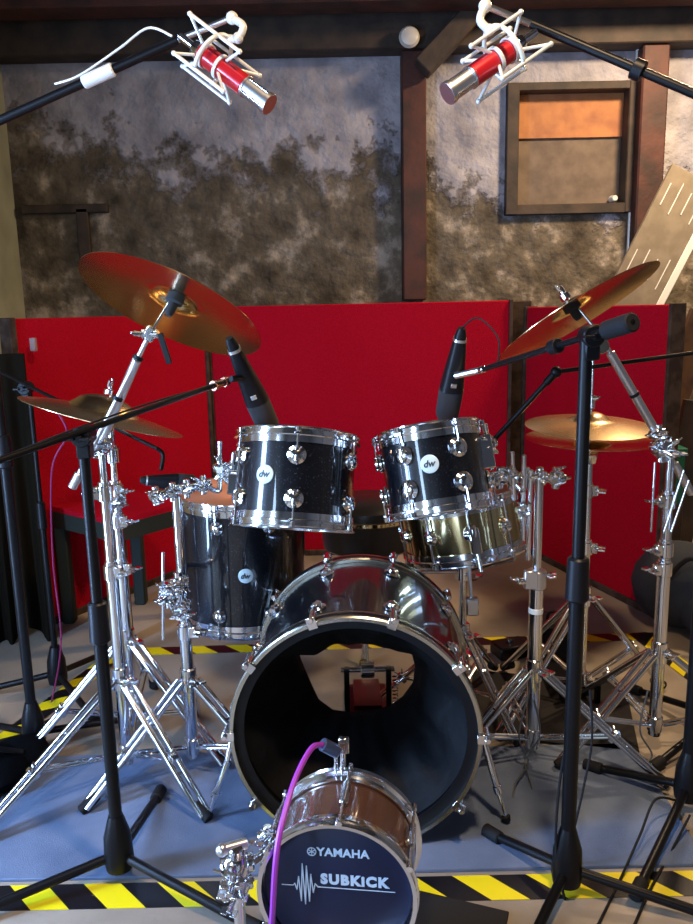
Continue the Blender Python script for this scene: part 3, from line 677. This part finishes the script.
T2.part('mount_bracket', MB().box(T2.inv @ P(484, 452, 1.93), (.02, .045, .085), frame((0, 0, 1))).cyl(T2.inv @ P(480, 452, 1.93), T2.inv @ P(492, 452, 1.95), .009), chrome)
# S5: right crash boom stand
x, y = P(653, 755, 2.02).x, 2.02
T = Thing('cymbal_stand', 'chrome boom cymbal stand carrying the right crash, near the right screen edge', 'cymbal stand', (x, y, 0), group='chrome cymbal stands')
pv = P(662, 448, y); zt = pv.z
pole(T, x, y, [(.05, .56, .0175), (.52, .74, .014), (.70, zt, .0105)])
for z in (.545, .735, .60): collar(T, x, y, z, side=(-1, -.4, 0))
tripod(T, x, y, (-8, 110, 196), feet=(.36, .33, .30), ztop=.30)
cluster(T, pv, .95, 51, 'boom_tilter'); cluster(T, pv+V((-.012, 0, .035)), .7, 52, 'boom_tilter')
e0 = P(692, 494, 2.04); e1 = P(598, 332, 2.0); bd = e1-e0
T.part('boom_arm', MB().cyl(e0, e1, .006).cyl(e0, e0+bd*.2, .011).cyl(e0+bd*.38, e0+bd*.88, .0115, n=16), satin)
for q in (.62, .37): T.part('boom_collar', MB().cyl(e0+bd*q, e0+bd*(q+.017), .013), plast)
for q in ((655, 462, 651, 532), (689, 480, 671, 532), (684, 470, 664, 532)): T.part('thin_rod', MB().cyl(P(q[0], q[1], 2.0), P(q[2], q[3], 2.0), .003), chrome)
T.part('tilter', MB().box(e1, (.028, .03, .035), frame(bd), bev=.2).cyl(e1+V((.005, -.02, -.035)), e1+V((.005, .02, -.035)), .02), nickel)
T.part('rod', MB().cyl(e1, crR+nR*.045, .0042), chrome); T.part('felt_seat', MB().lathe([(.008, -.055), (.011, -.045), (.012, -.03), (.022, -.026), (.022, -.006), (.014, -.003)], xf(nR, crR)), felt)
T.part('top_wing_nut', MB().cyl(crR+nR*.005, crR+nR*.02, .014).wing(crR+nR*.022, nR, .02), chrome)
# hi-hat stand
x, y = hh.x, hh.y
T = Thing('hi_hat_stand', 'chrome hi-hat stand with pedal behind the black mic stand', 'hi-hat stand', (x, y, 0))
pole(T, x, y, [(.06, .52, .0145), (.48, hh.z-.14, .011), (hh.z-.15, P(597, 345, y).z, .0035)])
T.part('clutch', MB().cyl((x, y, hh.z+.01), (x, y, hh.z+.05), .011).cyl((x, y, hh.z-.012), (x, y, hh.z-.002), .016).wing((x, y, hh.z+.04), (1, -.5, .2), .018), chrome)
T.part('seat_cup', MB().cyl((x, y, hh.z-.155), (x, y, hh.z-.127), .02, .024), chrome)
collar(T, x, y, .52); collar(T, x, y, .70, r=.017)
tripod(T, x, y, (15, 130, 215), feet=(.30, .3, .36), ztop=.36, m=chrome)
T.part('footboard', MB().box((x-.02, y+.17, .045), (.09, .27, .012), Matrix.Rotation(-.12, 3, 'X')), blackm); T.part('heel_plate', MB().box((x-.02, y+.33, .012), (.09, .08, .015)), blackm)
T.part('pedal_frame', MB().box((x-.055, y, .04), (.012, .03, .08)).box((x+.055, y, .04), (.012, .03, .08)).box((x, y, .06), (.11, .02, .012)), blackm)
# snare stand
sx, sy = cs.x+.01, 2.27
T = Thing('snare_stand', 'chrome snare stand with spread legs under the brass snare', 'snare stand', (sx, sy, 0))
zb_ = cs.z-.115
T.part('tube', MB().cyl((sx, sy, .1), (sx, sy, zb_-.06), .012), chrome)
T.part('basket_hub', MB().cyl((sx-.0, sy, zb_-.075), (sx, sy, zb_-.03), .024).wing((sx+.02, sy-.015, zb_-.06), (.8, -.6, 0), .022), chrome)
for a in (200, 320, 80):
    a = math.radians(a); d = V((math.cos(a), math.sin(a), 0)); e = V((sx, sy, zb_-.02))+d*.17-V((0, 0, -.01)) ; e.z += -d.dot(V((ns.x, ns.y, 0)))*.17
    T.part('basket_arm', MB().sweep([V((sx, sy, zb_-.05)), e, e+V((0, 0, .05))+d*.012], .006), chrome)
tripod(T, sx, sy, (-60, 60, 180), feet=(.25, .3, .3), ztop=.26, gap=.010, r=.0065)
jk = P(472, 606, 2.05); T.part('hanging_rod', MB().cyl(P(469, 566, 2.06), jk, .005).box(jk, (.035, .03, .05), bev=.15), satin)
# ---------------------------------------------------------------- black microphone stands
def micstand(name, label, x, y, ztop, azs, legl=.32, r=.0115, base='tripod', hub=True, thick_to=.62):
    lens = legl
    T = Thing(name, label, 'microphone stand', (x, y, 0))
    T.part('pole', MB().cyl((x, y, .10), (x, y, thick_to), r*1.25, n=18).cyl((x, y, thick_to-.02), (x, y, ztop), r, n=18), blackm)
    if thick_to < ztop: T.part('height_clutch', MB().cyl((x, y, thick_to-.05), (x, y, thick_to+.04), r*1.9, r*1.7, n=18), plast)
    T.part('hub', MB().lathe([(.014, .02), (.030, .03), (.033, .05), (.030, .11), (.019, .15), (.016, .16)], xf((0, 0, 1), (x, y, 0)), 24), blackm)
    for k_, a in enumerate(azs):
        a = math.radians(a); d = V((math.cos(a), math.sin(a), 0)); b = V((x, y, 0))
        if isinstance(lens, (list, tuple)): legl = lens[k_]
        l = T.part('leg', MB().cyl(b+d*.018+V((0, 0, .06)), b+d*legl+V((0, 0, .016)), .0105, n=14), blackm)
        T.part('rubber_foot', MB().cyl(b+d*(legl-.03)+V((0, 0, .02)), b+d*(legl+.02)+V((0, 0, .0165)), .0155), rubber, l)
    return T
def boom(T, piv, a, b, r=.007, m=blackm, cw=None):
    T.part('boom_clutch', MB().cyl(V(piv)-V((0, .022, 0)), V(piv)+V((0, .022, 0)), .021).box(V(piv)-V((0, 0, .02)), (.028, .032, .05)).wing(V(piv)-V((0, .02, 0)), (0, -1, 0), .02), blackm)
    o = T.part('boom_arm', MB().cyl(a, b, r, n=14), m)
    if cw: T.part('counterweight', MB().cyl(cw[0], cw[1], cw[2], n=20), rubber)
    return o
def mic421(label, top, bot, face=V((0, -1, 0)), w=.046, group='tom microphones'):
    top = V(top); bot = V(bot); ax = (bot-top).normalized(); L = (bot-top).length
    T = Thing('microphone', label, 'microphone', top, group=group)
    F = frame(ax, face); 
    def ring(t, wx, wy, n=20): return [top+ax*(L*t)+F.col[0]*(wx/2*math.copysign(abs(math.cos(a))**.7, math.cos(a)))+F.col[1]*(wy/2*math.copysign(abs(math.sin(a))**.7, math.sin(a))) for a in [2*PI*i/n for i in range(n)]]
    def loft(rs):
        n = 20; vs = []; fs = []
        for q in rs: vs += ring(*q)
        for j in range(len(rs)-1):
            for i in range(n): fs.append([j*n+i, j*n+(i+1) % n, (j+1)*n+(i+1) % n, (j+1)*n+i])
        fs += [list(range(n))[::-1], [(len(rs)-1)*n+i for i in range(n)]]; return MB().add(vs, fs)
    b = T.part('body', loft([(0, w*.28, w*.28), (.05, w*.42, w*.45), (.22, w*.62, w*.7), (.55, w*.92, w*.9), (.64, w, w)]), plast)
    T.part('grille', loft([(.64, w*.96, w*.96), (.66, w*1.0, w*1.02), (.93, w*.96, w*1.0), (.99, w*.7, w*.75), (1.0, w*.4, w*.45)]), felt)
    T.part('band', loft([(.10, w*.52, w*.56), (.125, w*.55, w*.6)]), satin); 
    q = top+ax*(L*.60)-V((0, 1, 0))*w*.5; T.part('badge_plate', MB().box(q, (.014, .004, .011), F, bev=.1), satin)
    return T
# A: left foreground stand
gA = G(121, 878); x, y = gA.x, gA.y
pvA = P(84, 436, y-.0)
T = micstand('microphone_stand', 'tall black microphone stand in the left foreground with its hub on the hazard tape', x, y, pvA.z, (86, 205, -28), (.29, .36, .36))
aA = P(-60, 481, y-.28); bA = P(213, 386, 1.86)
boom(T, pvA, aA, bA, .0065)
T.part('boom_tip', MB().cyl(bA-(bA-aA).normalized()*.0, bA+(bA-aA).normalized()*.045, .0095).cyl(bA, bA+(bA-aA).normalized()*.01, .0125).cyl(bA+(bA-aA).normalized()*.04, bA+(bA-aA).normalized()*.052, .012), redsleeve, label='copper-coloured threaded tip')
m1 = mic421('black tapered microphone on the left boom, pointing down at the left rack tom', P(229, 338, 1.86), P(271, 432, 1.99), w=.06)
T.part('mic_clip', MB().cyl(P(231, 379, 1.86), P(246, 378, 1.90), .008), plast)
# B: right foreground stand
gB = G(566, 893); x, y = gB.x, gB.y
pvB = P(591, 336, y)
T = micstand('microphone_stand', 'tall black microphone stand in the right foreground in front of the hi-hats', x, y, pvB.z, (126, 235, -20), (.22, .30, .32), r=.0125, thick_to=.72)
aB = P(633, 322, y-.12); bB = P(484, 369, 1.84)
boom(T, pvB, aB, bB, .0065, cw=(aB, aB+(bB-aB)*.14, .0175))
dB = (bB-aB).normalized(); T.part('boom_tip', MB().cyl(bB, bB+dB*.03, .0085), chrome); T.part('mic_clip', MB().cyl(bB+dB*.02, P(455, 376, 1.90), .008), satin)
T.part('boom_collar', MB().cyl(aB+(bB-aB)*.42, aB+(bB-aB)*.47, .015), plast)
mic421('black tapered microphone on the right boom, pointing down at the right rack tom', P(462, 328, 1.88), P(446, 420, 1.98), w=.06)
# D: far left overhead stand
def zpole(px, py, Y): return P(px, py, Y)
gD = G(36, 752); x, y = gD.x, gD.y
pvD = V((x, y, P(-28, 136, y).z))
T = micstand('microphone_stand', 'black overhead microphone stand at the far left edge, boom reaching over the kit', x, y, pvD.z, (30, 150, 270), .34, r=.0115, thick_to=.9)
aD = P(-70, 152, y-.1); bD = P(178, 40, 1.93)
boom(T, pvD, aD, bD, .0105)
dD = (bD-aD).normalized(); T.part('boom_collar', MB().cyl(aD+(bD-aD)*.63, aD+(bD-aD)*.75, .0155), white, label='white tape wrapped round the boom')
# C: right overhead stand
gC = G(686, 808); x, y = gC.x, gC.y
pvC = V((x, y, P(700, 101, y).z))
T = micstand('microphone_stand', 'black overhead microphone stand at the right edge with large hub', x, y, pvC.z, (139, 232, -10), (.25, .38, .34), r=.0135, thick_to=.95)
aC = P(760, 122, y-.1); bC = P(531, 24, 1.84); pc_ = P(636, 70, y+.0)
boom(T, pvC, aC, bC, .0095); T.part('boom_collar', MB().cyl(aC+(bC-aC)*.49, aC+(bC-aC)*.535, .021), plast)
# E: slim stand behind left, boom to floor tom mic
gE = G(59, 690); x, y = gE.x, gE.y
pvE = P(26, 388, y)
T = micstand('microphone_stand', 'slim black microphone stand in the dark left corner, boom passing under the gold cymbal', x, y, pvE.z, (-50, 70, 190), .30, r=.008)
aE = P(0, 372, y+.02); bE = P(158, 449, 2.12)
boom(T, pvE, aE, bE, .0055)
T.part('gooseneck', MB().sweep(curve([bE, P(163, 455, 2.12), P(161, 470, 2.1)], 5), .006), blackm)
mic421('black microphone lying level over the floor tom beside the clamps', P(140, 480, 2.08), P(197, 484, 2.13), w=.05)
# J: stand outside the right edge, boom to snare
gJ = G(716, 735); x, y = gJ.x, gJ.y
pvJ = V((x, y, P(735, 346, y).z)); jn = P(556, 372, 2.15)
T = micstand('microphone_stand', 'black microphone stand past the right edge, its level boom passing behind the right crash', x, y, pvJ.z, (0, 120, 215), .30, r=.011)
boom(T, pvJ, pvJ+(pvJ-jn).normalized()*.15, jn, .006)
sn = P(483, 452, 2.2); T.part('second_arm', MB().cyl(jn, sn, .0075).cyl(jn, jn+(sn-jn)*.14, .011), blackm); T.part('joint', MB().ball(jn, .016), plast)
mic421('black microphone on the slanting arm, aimed at the brass snare', sn+V((.03, 0, .03)), sn+V((-.075, .02, -.075)), w=.035)
# ---------------------------------------------------------------- overhead microphones
def overhead(label, tail, tip, arm_pts, seed):
    tail = V(tail); tip = V(tip); ax = (tip-tail).normalized(); L = (tip-tail).length; F = frame(ax, V((0, -1, 0)))
    T = Thing('overhead_microphone', label, 'microphone', tail, group='red overhead microphones')
    at = lambda t: tail+ax*(L*t)
    b = T.part('body', MB().cyl(at(.24), at(.74), .0235, n=28), redmic)
    T.part('end_cap', MB().cyl(at(.17), at(.245), .019, .0235, n=24).cyl(at(0), at(.17), .009), chrome)
    T.part('grille', MB().cyl(at(.74), at(.97), .0215, n=24).cyl(at(.735), at(.75), .0245, n=24), satin)
    g = T.part('grille_rim', MB().cyl(at(.955), at(1.0), .024, n=24), satin)
    for k in range(4): 
        a = PI/4+PI/2*k; d = F.col[0]*math.cos(a)+F.col[1]*math.sin(a); T.part('grille_bar', MB().cyl(at(.74)+d*.022, at(.96)+d*.022, .0022), chrome, g)
    # cradle: two square frames joined by four rails
    m = MB(); ra = .058; cor = []
    for t, rr in ((.10, .062), (.64, .062)):
        ps = [at(t+(.05 if k % 2 else -.03))+(F.col[0]*math.cos(PI/4+PI/2*k)+F.col[1]*math.sin(PI/4+PI/2*k))*rr for k in range(4)]; cor.append(ps)
    cr = T.part('shock_cradle', MB(), white) if False else None
    for k in range(4): m.cyl(cor[0][k], cor[1][k], .0042, n=10)
    midp = at(.37)
    for k in range(4):
        m.cyl(cor[1][k], at(.50)+(cor[1][k]-at(.64+(.05 if k % 2 else -.03)))*.35, .0035, n=8)
        m.cyl(cor[0][k], at(.24)+(cor[0][k]-at(.10+(.05 if k % 2 else -.03)))*.35, .0035, n=8)
        m.ball(cor[0][k], .0058); m.ball(cor[1][k], .0058)
    m.lathe([(.0245, -.004), (.028, -.004), (.028, .004), (.0245, .004)], xf(ax, at(.30)), 28, closed=True); m.lathe([(.0245, -.004), (.028, -.004), (.028, .004), (.0245, .004)], xf(ax, at(.46)), 28, closed=True)
    cr = T.part('shock_cradle', m, white)
    dd = (V(arm_pts[-1])-midp)
    # yoke: half ring round the cradle centre
    rg = []
    e1 = (dd-ax*dd.dot(ax)).normalized(); e2 = ax.cross(e1)
    for k in range(25):
        a = -PI*.72+PI*1.44*k/24; rg.append(midp+(e1*math.cos(a)+e2*math.sin(a))*.060)
    T.part('yoke', MB().sweep(rg, .0050, 10), white)
    ap = [midp+e1*.06]+[V(p) for p in arm_pts]
    am = MB().sweep(curve(ap, 5), .0085, 12).ball(ap[-1], .014).ball(ap[1], .012)
    T.part('swivel_arm', am, white)
    return T
yO = 1.9
overhead('red microphone in a white shock mount hanging top left, tip pointing right', P(180, 36, yO+.02), P(270, 105, yO-.05), [P(238, 38, yO-.02), P(243, 26, yO-.02), P(232, 18, yO)], 1)
a = P(232, 18, yO); 
overhead('red microphone in a white shock mount hanging top right, tip pointing left', P(536, 32, 1.82), P(447, 94, 1.75), [P(489, 30, 1.78), P(480, 20, 1.78), P(485, 6, 1.79)], 2)
# short chrome extensions joining boom and shock mount
ob = bpy.data.objects
def ext(boomname_loc, a, b, thing_label):
    for o in ob:
        if o.get('label') == thing_label:
            class Q: pass
            q = Q(); q.world = True; q.inv = o.matrix_world.inverted(); q.o = o
            MB().cyl(a, b, .007).build('boom_tip', satin, q)
bpy.context.view_layer.update()
ext(None, bD, P(231, 18, yO), 'black overhead microphone stand at the far left edge, boom reaching over the kit')
ext(None, bC, P(486, 6, 1.79), 'black overhead microphone stand at the right edge with large hub')
# ---------------------------------------------------------------- subkick
SY, SR = 1.19, .130
sc_ = P(338, 905, SY); sb = P(349, 850, SY+.155); sax = V((sb.x-sc_.x, .155, .0)).normalized()
SZ = .260; SD = .138
cS = V((sc_.x, SY, SZ))
T6 = Thing('subkick_microphone', 'small drum-shaped microphone with navy front head and brown shell in front of the bass drum', 'microphone', cS, axis=sax, hint=V((0, 0, 1)), world=False)
upl = T6.inv.to_3x3() @ V((0, 0, 1)); au6 = math.atan2(upl.y, upl.x)
T6.part('shell', MB().lathe([(SR, .008), (SR, SD-.008), (SR-.008, SD-.008), (SR-.008, .008)], n=72, closed=True), brownshell)
T6.part('rear_head', MB().lathe([(SR+.001, SD-.012), (SR+.001, SD), (.0001, SD+.001)], n=64), navy)
fh = T6.part('front_head', MB().lathe([(.0001, -.001), (SR-.006, -.001), (SR+.001, .004), (SR+.001, .012)], n=64), navy)
T6.part('front_hoop', MB().lathe([(r, z-0) for r, z in hoop_profile(SR, 0, -1)], n=72, closed=True), chrome)
T6.part('rear_hoop', MB().lathe(hoop_profile(SR, SD, 1), n=72, closed=True), chrome)
for k in range(6):
    a = au6+math.radians(3+60*k); d = V((math.cos(a), math.sin(a), 0)); q = d*(SR+.012)
    l = T6.part('lug', MB().box(d*(SR+.006)+V((0, 0, SD/2)), (.014, .016, .045), Matrix.Rotation(a, 3, 'Z'), bev=.25).cyl(q+V((0, 0, SD/2-.03)), q+V((0, 0, SD/2+.03)), .0068), chrome)
    T6.part('tension_rod', MB().cyl(q+V((0, 0, -.014)), q+V((0, 0, SD+.014)), .003).cyl(q+V((0, 0, -.018)), q+V((0, 0, -.006)), .006).cyl(q+V((0, 0, SD+.006)), q+V((0, 0, SD+.018)), .006), chrome, l)
# lettering, laid out on the head: u to the right, v up, facing the viewer
eu = (T6.inv.to_3x3() @ V((1, 0, 0))); eu = V((eu.x, eu.y, 0)).normalized(); ev = V((upl.x, upl.y, 0)).normalized(); en = V((0, 0, -1))
def LM(u, v): return Matrix.Translation(eu*u+ev*v+V((0, 0, -.0022))) @ Matrix((eu, ev, en)).transposed().to_4x4()
m = MB(); w = add_text(m, 'YAMAHA', .0215, LM(.011, .075), bold=.0006, spacing=1.03)
o = T6.part('maker_lettering', m, letter, fh)
m = MB().lathe([(.0066, 0), (.0082, 0), (.0082, .001), (.0066, .001)], LM(-.043, .075), 28, closed=True)
for k in range(3):
    a = PI/2+PI*k/3; m.box(LM(-.043, .075) @ V((0, 0, .0005)), (.0135, .0014, .001), (LM(0, 0).to_3x3() @ Matrix.Rotation(a, 3, 'Z')), bev=0)
T6.part('emblem', m, letter, fh)
m = MB(); w = add_text(m, 'SUBKiCK', .0255, LM(.031, .022), bold=.0014, spacing=1.2)
T6.part('model_lettering', m, letter, fh)
m = MB(); 
m.box(LM(.030, .006), (.135, .0013, .0006), LM(0, 0).to_3x3(), bev=0) if False else m.box(LM(.033, .006) @ V((0, 0, 0)), (.135, .0013, .0006), LM(0, 0).to_3x3(), bev=0)
pts = [(-.098, 0), (-.078, 0)]; sgn = 1
for k, hgt in enumerate((.004, .008, .018, .030, .044, .036, .040, .030, .024, .012, .006)): pts.append((-.075+k*.0036, sgn*hgt)); sgn = -sgn
pts += [(-.034, 0), (-.030, 0)]; pts = [(u, v+.006) for u, v in pts]
for i in range(len(pts)-1):
    a, b = V((*pts[i], 0)), V((*pts[i+1], 0)); d = b-a; mm = (a+b)/2
    m.box(LM(0, 0) @ V((mm.x, mm.y, 0)), (d.length+.001, .0019 if i > 1 else .0012, .0007), LM(0, 0).to_3x3() @ Matrix.Rotation(math.atan2(d.y, d.x), 3, 'Z'), bev=0)
T6.part('waveform_print', m, letter, fh)
# post with cable socket on top of the subkick
q = T6.inv
pt = [P(342, 792, SY+.14), P(343, 748, SY+.14)]
T6.part('top_post', MB().cyl(q @ pt[0], q @ pt[1], .006).cyl(q @ P(336, 782, SY+.14), q @ P(336, 755, SY+.14), .004).box(q @ P(344, 745, SY+.14), (.02, .03, .012)), chrome)
T6.part('cable_socket', MB().cyl(q @ P(338, 752, SY+.14), q @ P(322, 744, SY+.13), .0125), mat('blue_steel', (.10, .14, .25), .3, .8))
# subkick stand
gx = P(239, 900, 1.20); x, y = gx.x-.0, 1.20
T = Thing('subkick_stand', 'small chrome stand clamped to the left side of the navy subkick', 'drum stand', (x, y, 0))
zt = P(237, 862, y).z
pole(T, x, y, [(.03, zt, .0105)]); cluster(T, (x, y, zt-.01), .95, 61); cluster(T, (x+.004, y-.005, zt-.045), .7, 62)
T.part('cross_arm', MB().cyl(P(222, 850, y), P(247, 843, y+.02), .010).ball(P(222, 850, y), .0115), satin)
T.part('drum_arm', MB().cyl((x, y, zt-.02), P(266, 852, SY+.07), .008), chrome); cluster(T, P(268, 838, SY+.06), .6, 63)
for a in (-100, 150, 60):
    a = math.radians(a); d = V((math.cos(a), math.sin(a), 0)); l = T.part('leg', MB().cyl(V((x, y, .11)), V((x, y, .015))+d*.2, .008), chrome); T.part('rubber_foot', MB().ball(V((x, y, .014))+d*.2, .013), rubber, l)
T.part('knob', MB().ball(P(226, 897, y-.02), .009), nickel)
# ---------------------------------------------------------------- cables
cable('purple cable curving from the subkick socket down its left side', [P(324, 745, SY+.13), P(312, 748, SY+.10), P(297, 775, SY+.04), P(285, 812, SY-.02), P(277, 850, SY-.06), P(273, 905, SY-.07), P(272, 960, SY-.06), V((P(272, 960, SY).x+.02, SY-.1, .01))], purple, .0052)
gs = 'black cables hanging down the stands'
def hang(label, pts, r=.0028, m=rubber): return cable(label, pts, m, r)
hang('thin black cable running down the right foreground microphone stand', [P(572, 720, 1.5), P(560, 780, 1.49), P(556, 850, 1.47), P(566, 905, 1.46)], .003)
hang('thin dark cable curving from the stand down to the floor beside the black right pole', [P(590, 690, 1.62), P(592, 740, 1.60), P(583, 790, 1.58), P(572, 840, 1.55), G(570, 866, .006)], .0028)
greyc = mat('grey_cable', (.10, .11, .12), .35, .3)
y = 1.93
hang('grey cable loop hanging low on the chrome stand right of the bass drum', [P(530, 690, y), P(519, 735, y), P(528, 762, y), P(515, 785, 1.84), P(513, 815, 1.76), G(519, 848, .006)], .0025, greyc)
hang('grey cable strand crossing the loop beside the bass drum spur', [P(534, 700, y), P(540, 735, y), P(525, 760, y), P(532, 790, 1.84), P(528, 820, 1.76), G(517, 846, .008)], .0025, greyc)
hang('grey cable looped under the right chrome cymbal stand', [P(648, 690, 1.98), P(640, 730, 1.97), P(652, 755, 1.95), P(640, 770, 1.93), P(634, 800, 1.85), G(634, 842, .006)], .0025, greyc)
hang('dark cable falling from the right overhead stand across the hazard tape', [P(675, 800, 1.72), P(655, 800, 1.68), P(640, 835, 1.6), G(620, 880, .006), G(598, 925, .006)], .003)
hang('black cable trailing from the right hub down to the corner', [P(690, 815, 1.66), P(672, 850, 1.6), G(650, 890, .006), G(630, 935, .006)], .003)
hang('magenta cable hanging on the slim stand in the left corner', [P(46, 398, 2.3), P(67, 432, 2.3), P(52, 470, 2.32), P(53, 560, 2.36), P(61, 640, 2.33), G(52, 700, .006), G(40, 742, .006)], .0028, pink)
hang('thin cable strung along the left foreground boom', [bA, P(160, 400, 1.78), pvA+V((0, .02, .02)), P(0, 458, y-.45)], .0022)
hang('thin cable dropping from the right tom microphone to its boom', [P(462, 328, 1.88), P(478, 318, 1.86), P(498, 338, 1.82), bB+(aB-bB)*.12], .002)
hang('dark cable snaking on the floor at the left, behind the stand legs', [G(0, 795, .006), G(30, 770, .006), G(25, 735, .006), G(60, 715, .006)], .004)
hang('thin white cable arched above the left overhead boom', [P(55, 84, 2.0), P(80, 75, 1.98), P(120, 48, 1.96), P(148, 28, 1.95), P(172, 36, 1.93)], .0028, white)
c = G(700, 652); T = Thing('duffel_bag', 'dark blue-grey bag heaped on the floor right of the red screen', 'bag', (c.x, c.y+.2, 0))
m = MB(); m.ball((c.x+.02, c.y+.25, .17), .2, (.9, .9, .85)); m.ball((c.x+.12, c.y+.1, .12), .16, (1, .8, .75)); T.part('body', m, mat('slate_cloth', (.02, .024, .035), .9, bump=(9, .8))); T.part('strap', MB().sweep(curve([(c.x-.12, c.y+.12, .18), (c.x-.02, c.y+.08, .33), (c.x+.1, c.y+.02, .24)]), .009), rubber)
# floor clutter behind on the right
c = G(510, 655); T = Thing('small_box', 'small dark box lying on the floor behind the bass drum on the right', 'box', (c.x, c.y, 0))
T.part('body', MB().box((c.x, c.y, .025), (.12, .09, .05), Matrix.Rotation(.3, 3, 'Z')), blackm); T.part('knob', MB().cyl((c.x, c.y, .05), (c.x, c.y, .065), .012), chrome)
c = G(575, 690); T = Thing('equipment_case', 'black case on the floor behind the hi-hat pedal', 'case', (c.x, c.y+.25, 0))
T.part('body', MB().box((c.x, c.y+.22, .08), (.17, .14, .16), Matrix.Rotation(-.3, 3, 'Z'), bev=.08), plast, smooth=False); T.part('handle', MB().sweep(curve([(c.x-.04, c.y+.22, .16), (c.x-.03, c.y+.22, .185), (c.x+.03, c.y+.22, .185), (c.x+.04, c.y+.22, .16)]), .005), rubber)
c = G(2, 800); T = Thing('gear_bag', 'dark bag slumped on the floor at the far left', 'bag', (c.x, c.y, 0))
m = MB(); m.ball((c.x-.06, c.y+.05, .055), .1, (1.2, 1.0, .58)); m.ball((c.x-.0, c.y+.12, .05), .08, (1.1, 1.1, .6)); T.part('body', m, fabricb); T.part('strap', MB().sweep(curve([(c.x-.12, c.y+.02, .09), (c.x-.05, c.y, .15), (c.x+.03, c.y+.08, .09)]), .007), rubber)
# ---------------------------------------------------------------- light
def area(name, loc, look, sx_, sy_, power, col):
    l = bpy.data.lights.new(name, 'AREA'); l.shape = 'RECTANGLE'; l.size = sx_; l.size_y = sy_; l.energy = power; l.color = col
    o = bpy.data.objects.new(name, l); COL.objects.link(o); o.location = loc
    o.rotation_euler = (V(look)-V(loc)).to_track_quat('-Z', 'Y').to_euler(); return o
area('daylight_left_doorway', (XL-.02, (D0+D1)/2, DZ/2), (0, (D0+D1)/2, DZ/2), D1-D0, DZ-.1, 110, (.36, .58, 1.0))
area('daylight_left_window', (XL-.02, (E0+E1)/2, (EZ0+EZ1)/2), (0, (E0+E1)/2, (EZ0+EZ1)/2), E1-E0, EZ1-EZ0, 48, (.45, .66, 1.0))
area('daylight_front_doorway', (-1.0, YF+.05, 1.05), (-1.0, 0, 1.05), .95, 2.0, 20, (.60, .78, 1.0))
area('warm_ceiling_lamp_front', (.40, .75, ZC-.06), (.40, .76, 0), .18, .18, 48, (1.0, .70, .42))
area('warm_ceiling_lamp_rear', (1.9, 3.6, ZC-.06), (1.55, 4.2, 0), .3, .3, 68, (1.0, .72, .44))
w = bpy.data.worlds.new('sky'); C.world = w; w.use_nodes = True
w.node_tree.nodes['Background'].inputs[0].default_value = (.45, .65, 1, 1); w.node_tree.nodes['Background'].inputs[1].default_value = 1.0
C.view_settings.view_transform = 'Standard'; C.view_settings.look = 'None'; C.view_settings.gamma = 1; C.view_settings.use_curve_mapping = False
C.view_settings.exposure = .33
C.cycles.max_bounces = 8; C.cycles.sample_clamp_indirect = 6
